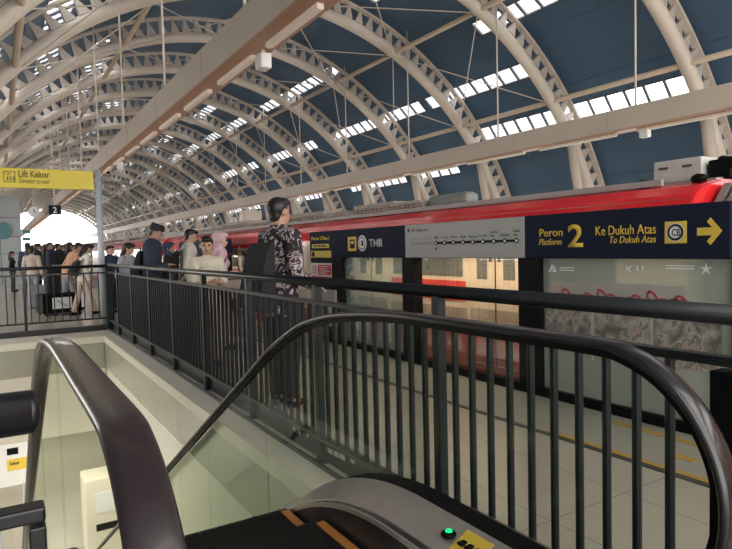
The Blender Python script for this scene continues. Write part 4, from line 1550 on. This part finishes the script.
FWD = lambda s_: ((s_ * .02, .03, -.175), (s_ * -.02, .16, -.20))        # forearm lifted forward
READ = lambda s_: ((s_ * .03, .02, -.18), (s_ * -.06, .135, -.155))      # holding a phone at the chest
DOWN = lambda s_: ((s_ * .035, -.02, -.185), (s_ * .045, .04, -.335))

# 1 man in printed shirt
L1 = (2.16, 4.98, 0); rz1 = rz_dir(80)
p1, U1, J1 = person('man in a black and white printed shirt with black backpack standing at the railing', L1, rz1, 1.88, BATIK, CL['black'], hair='short',
                    arms={'L': FWD(-1), 'R': ((.03, -.01, -.175), (-.01, .13, -.235))}, head=(8, 2), vox=.008, tophem=.44, bulk=1.1)
backpack('large black backpack worn by the man in the printed shirt', p1, U1, 1.88, CL['black'], rz1, size=(.36, .15, .60), drop=.57)
# 2 man in navy jacket with black cap
L2 = foot(149, 220, 0, X=2.10); rz2 = rz_dir(112)
p2_, U2, J2 = person('man in navy jacket and black brimless cap looking at his phone', L2, rz2, 1.87, CL['navy'], CL['black'], hair='short', hat=CL['black'],
                     arms={'L': READ(-1), 'R': READ(1)}, head=(0, 20), lean=4, vox=.009, bulk=1.18)
backpack('dark backpack on the back of the man in the navy jacket', p2_, U2, 1.87, CL['black'], rz2, lean=5, size=(.30, .11, .46))
wv = Matrix.Translation(p2_.location) @ Matrix.Rotation(rz2, 4, 'Z')
q = wv @ (J2['R'][2] * .5 + J2['L'][2] * .5 + Vector((0, .10, .02)))
ph = thing('phone', 'small phone in the hands of the man in the navy jacket', 'phone', q, rz2)
MB().box(-.037, .037, -.005, .005, -.06, .09).build('case', 'black', ph, bevel=.004)
MB().box(-.033, .033, -.0065, -.005, -.052, .082).build('screen', 'train_window', ph)
# 3 white shirt man with backpack
L3 = foot(186, 225, 0, X=2.75); rz3 = rz_dir(105)
p3, U3, J3 = person('man in white shirt with black backpack, standing right of the navy hooded passenger', L3, rz3, 1.80, CL['white'], CL['khaki'], hair='short', skin='skin_light',
                    arms={'L': FWD(-1), 'R': DOWN(1)}, head=(0, 12), lean=3, vox=.009, bulk=1.1)
backpack('black backpack on the man in the white shirt', p3, U3, 1.80, CL['black'], rz3, lean=3, size=(.32, .2, .50))
# 4 girl in cream shirt facing the camera
L4 = foot(206, 234.5, 0, X=2.2); rz4 = face_to(L4, (1.2, 0))
p4, U4, J4 = person('young woman in cream short sleeved shirt facing the camera with folded arms', L4, rz4, 1.60, CL['cream'], CL['beige'], hair='tied', female=True, skin='skin_light',
                    arms={'L': ((-.03, .03, -.175), (.04, .13, -.15)), 'R': ((.035, .03, -.175), (-.05, .12, -.165))}, sleeve='half', head=(-8, 8), vox=.008)
# 5 pink headscarf
L5 = foot(218, 229, 0, X=2.7); rz5 = rz_dir(98)
p5, U5, J5 = person('woman in pale pink headscarf and pink top facing right', L5, rz5, 1.68, CL['pink'], CL['taupe'], hair='none', scarf=CL['pink'], female=True, skin='skin_light',
                    arms={'L': FWD(-1), 'R': READ(1)}, head=(0, 8), vox=.009, skirt=True)
q = Matrix.Translation(p5.location) @ Matrix.Rotation(rz5, 4, 'Z') @ Vector((.26, .12, .88))
bg_ = thing('shoulder_bag', 'taupe shoulder bag hanging at the side of the woman in the pink headscarf', 'bag', q, rz5)
MB().box(-.07, .07, -.17, .17, -.13, .13).build('bag_body', CL['taupe'], bg_, bevel=.03)
MB().tube([(0, -.15, .10), (-.03, -.08, .40), (-.06, 0, .50), (-.03, .08, .40), (0, .15, .10)], .01, 6, right=None).build('strap', CL['maroon'], bg_)
# 6 navy headscarf, behind
L6 = foot(168, 237, 0, X=2.9)
p6, U6, J6 = person('passenger in navy headscarf and black clothes between the capped man and the white shirt man', L6, rz_dir(120), 1.60, CL['black'], CL['black'], hair='none', scarf=CL['darkblue'], female=True, vox=.01, skirt=True)
# 7 long haired woman, light top
L7 = foot(124, 237.5, 0, X=2.15)
p7, U7, J7 = person('woman with long dark hair and lavender top behind the capped man', L7, rz_dir(140), 1.62, CL['lavender'], CL['grey'], hair='long', female=True, skin='skin_light', head=(20, 12), lean=6, vox=.01)
# 8 dark-clothed person right of the sign post
L8 = foot(109, 243, 0, X=2.3)
p8, U8, J8 = person('passenger in dark clothes just right of the tall sign post', L8, rz_dir(150), 1.60, CL['darkblue'], CL['black'], hair='short', skin='skin_light', head=(30, 5), vox=.011)
# left group beyond the far railing
A9 = at(84, 322, Z=0); L9 = (A9.x, 14.2, 0)
p9, U9, J9 = person('person in white shirt and pale trousers striding behind the far railing beside the sign post', (1.70, 15.4, 0), rz_dir(75), 1.68, CL['white'], CL['beige'], hair='long', stride=.20, head=(0, 18), lean=10, skin='skin_light', female=True, vox=.011)
backpack('small black shoulder pack on the striding person in the white shirt', p9, U9, 1.66, CL['black'], rz_dir(75), lean=10, size=(.26, .14, .36))
p10, U10, J10 = person('person in peach top and grey trousers leaning forward beside the black crate', (1.52, 16.8, 0), rz_dir(70), 1.78, CL['peach'], CL['grey'], hair='short', stride=.16, lean=22, head=(0, 10), vox=.011)
p11, U11, J11 = person('person in beige shirt and pale grey trousers, left of the black crate', (.93, 21.0, 0), rz_dir(25), 1.66, CL['beige'], CL['grey'], hair='short', vox=.012, face=False)
p12, U12, J12 = person('person in dark clothes with black hair, farthest left in front of the lift block', (.52, 27.5, 0), rz_dir(100), 1.58, CL['black'], CL['black'], hair='long', female=True, vox=.012)
p13, U13, J13 = person('person in pale grey shirt bending near the lift block', (.92, 26.5, 0), rz_dir(70), 1.60, CL['grey'], CL['grey'], hair='short', lean=15, vox=.013, face=False)
# crowd
base = None
crowd = [(27, 238), (32, 236), (37, 239), (41, 240), (45, 239), (49, 240), (53, 239), (57, 240.5), (61, 239.5), (65, 240), (69, 241), (73, 240)]
for i, (px, py) in enumerate(crowd):
    Y = 24 + 1.6 * ((i * 3) % 5)
    q = at(px, py, Y=Y)
    col = ('darkblue', 'black', 'navy')[i % 3]
    hgt = max(1.55, min(1.85, q.z))
    pr, _, _ = person('dark clothed passenger in the distant crowd, %s from the left before the bright opening' % ORD[i].replace('nearest', 'first'), (q.x, Y, 0), rz_dir(20 + 40 * (i % 3)), hgt,
                      CL[col], CL['black'], hair='short' if i % 2 else 'long', vox=.016, face=False, group='distant crowd of passengers')

# black crate trolley by the far railing
q = at(55, 318, Z=0)
r = thing('luggage_crate', 'black open luggage crate on wheels with white papers, behind the far railing', 'crate', (1.22, 15.9, 0), 0.2)
MB().box(-.42, .42, -.28, -.25, .08, .50).build('side_panel', 'black', r)
MB().box(-.42, .42, .25, .28, .08, .50).build('side_panel', 'black', r)
MB().box(-.42, -.39, -.28, .28, .08, .50).build('side_panel', 'black', r)
MB().box(.39, .42, -.28, .28, .08, .50).build('side_panel', 'black', r)
MB().box(-.42, .42, -.28, .28, .06, .09).build('base', 'black', r)
MB().box(-.22, .20, -.30, -.281, .16, .42).build('label', 'sign_white', r)
MB().bar((-.12, -.303, .36), (.10, -.303, .20), .004, .05, up=(0, 0, 1)).build('label_print', 'pole', r)
for x in (-.36, .36):
    for yy in (-.24, .24):
        MB().tube([(x - .02, yy, .045), (x + .02, yy, .045)], .043, 12).build('wheel', 'black', r)
s_ = thing('suitcase', 'tall dark suitcase standing upright behind the black crate', 'suitcase', (1.36, 17.5, 0), .1)
MB().box(-.30, .30, -.16, .16, .07, 1.05).build('shell', CL['black'], s_, bevel=.05)
MB().tube([(-.12, .1, 1.03), (-.12, .1, 1.14), (.12, .1, 1.14), (.12, .1, 1.03)], .012, 6, right=(0, 1, 0)).build('handle', 'pole', s_)
for x in (-.2, .2):
    MB().tube([(x - .02, 0, .04), (x + .02, 0, .04)], .038, 10).build('wheel', 'black', s_)
sk = thing('grey_bag', 'pale grey cloth bag standing on the floor left of the black crate', 'bag', (1.02, 18.3, 0))
MB().box(-.35, .35, -.2, .2, 0, .62).build('bag_body', CL['grey'], sk, bevel=.10)
MB().tube([(-.15, 0, .58), (-.1, 0, .78), (.1, 0, .78), (.15, 0, .58)], .012, 6, right=(0, 1, 0)).build('handle', CL['grey'], sk)
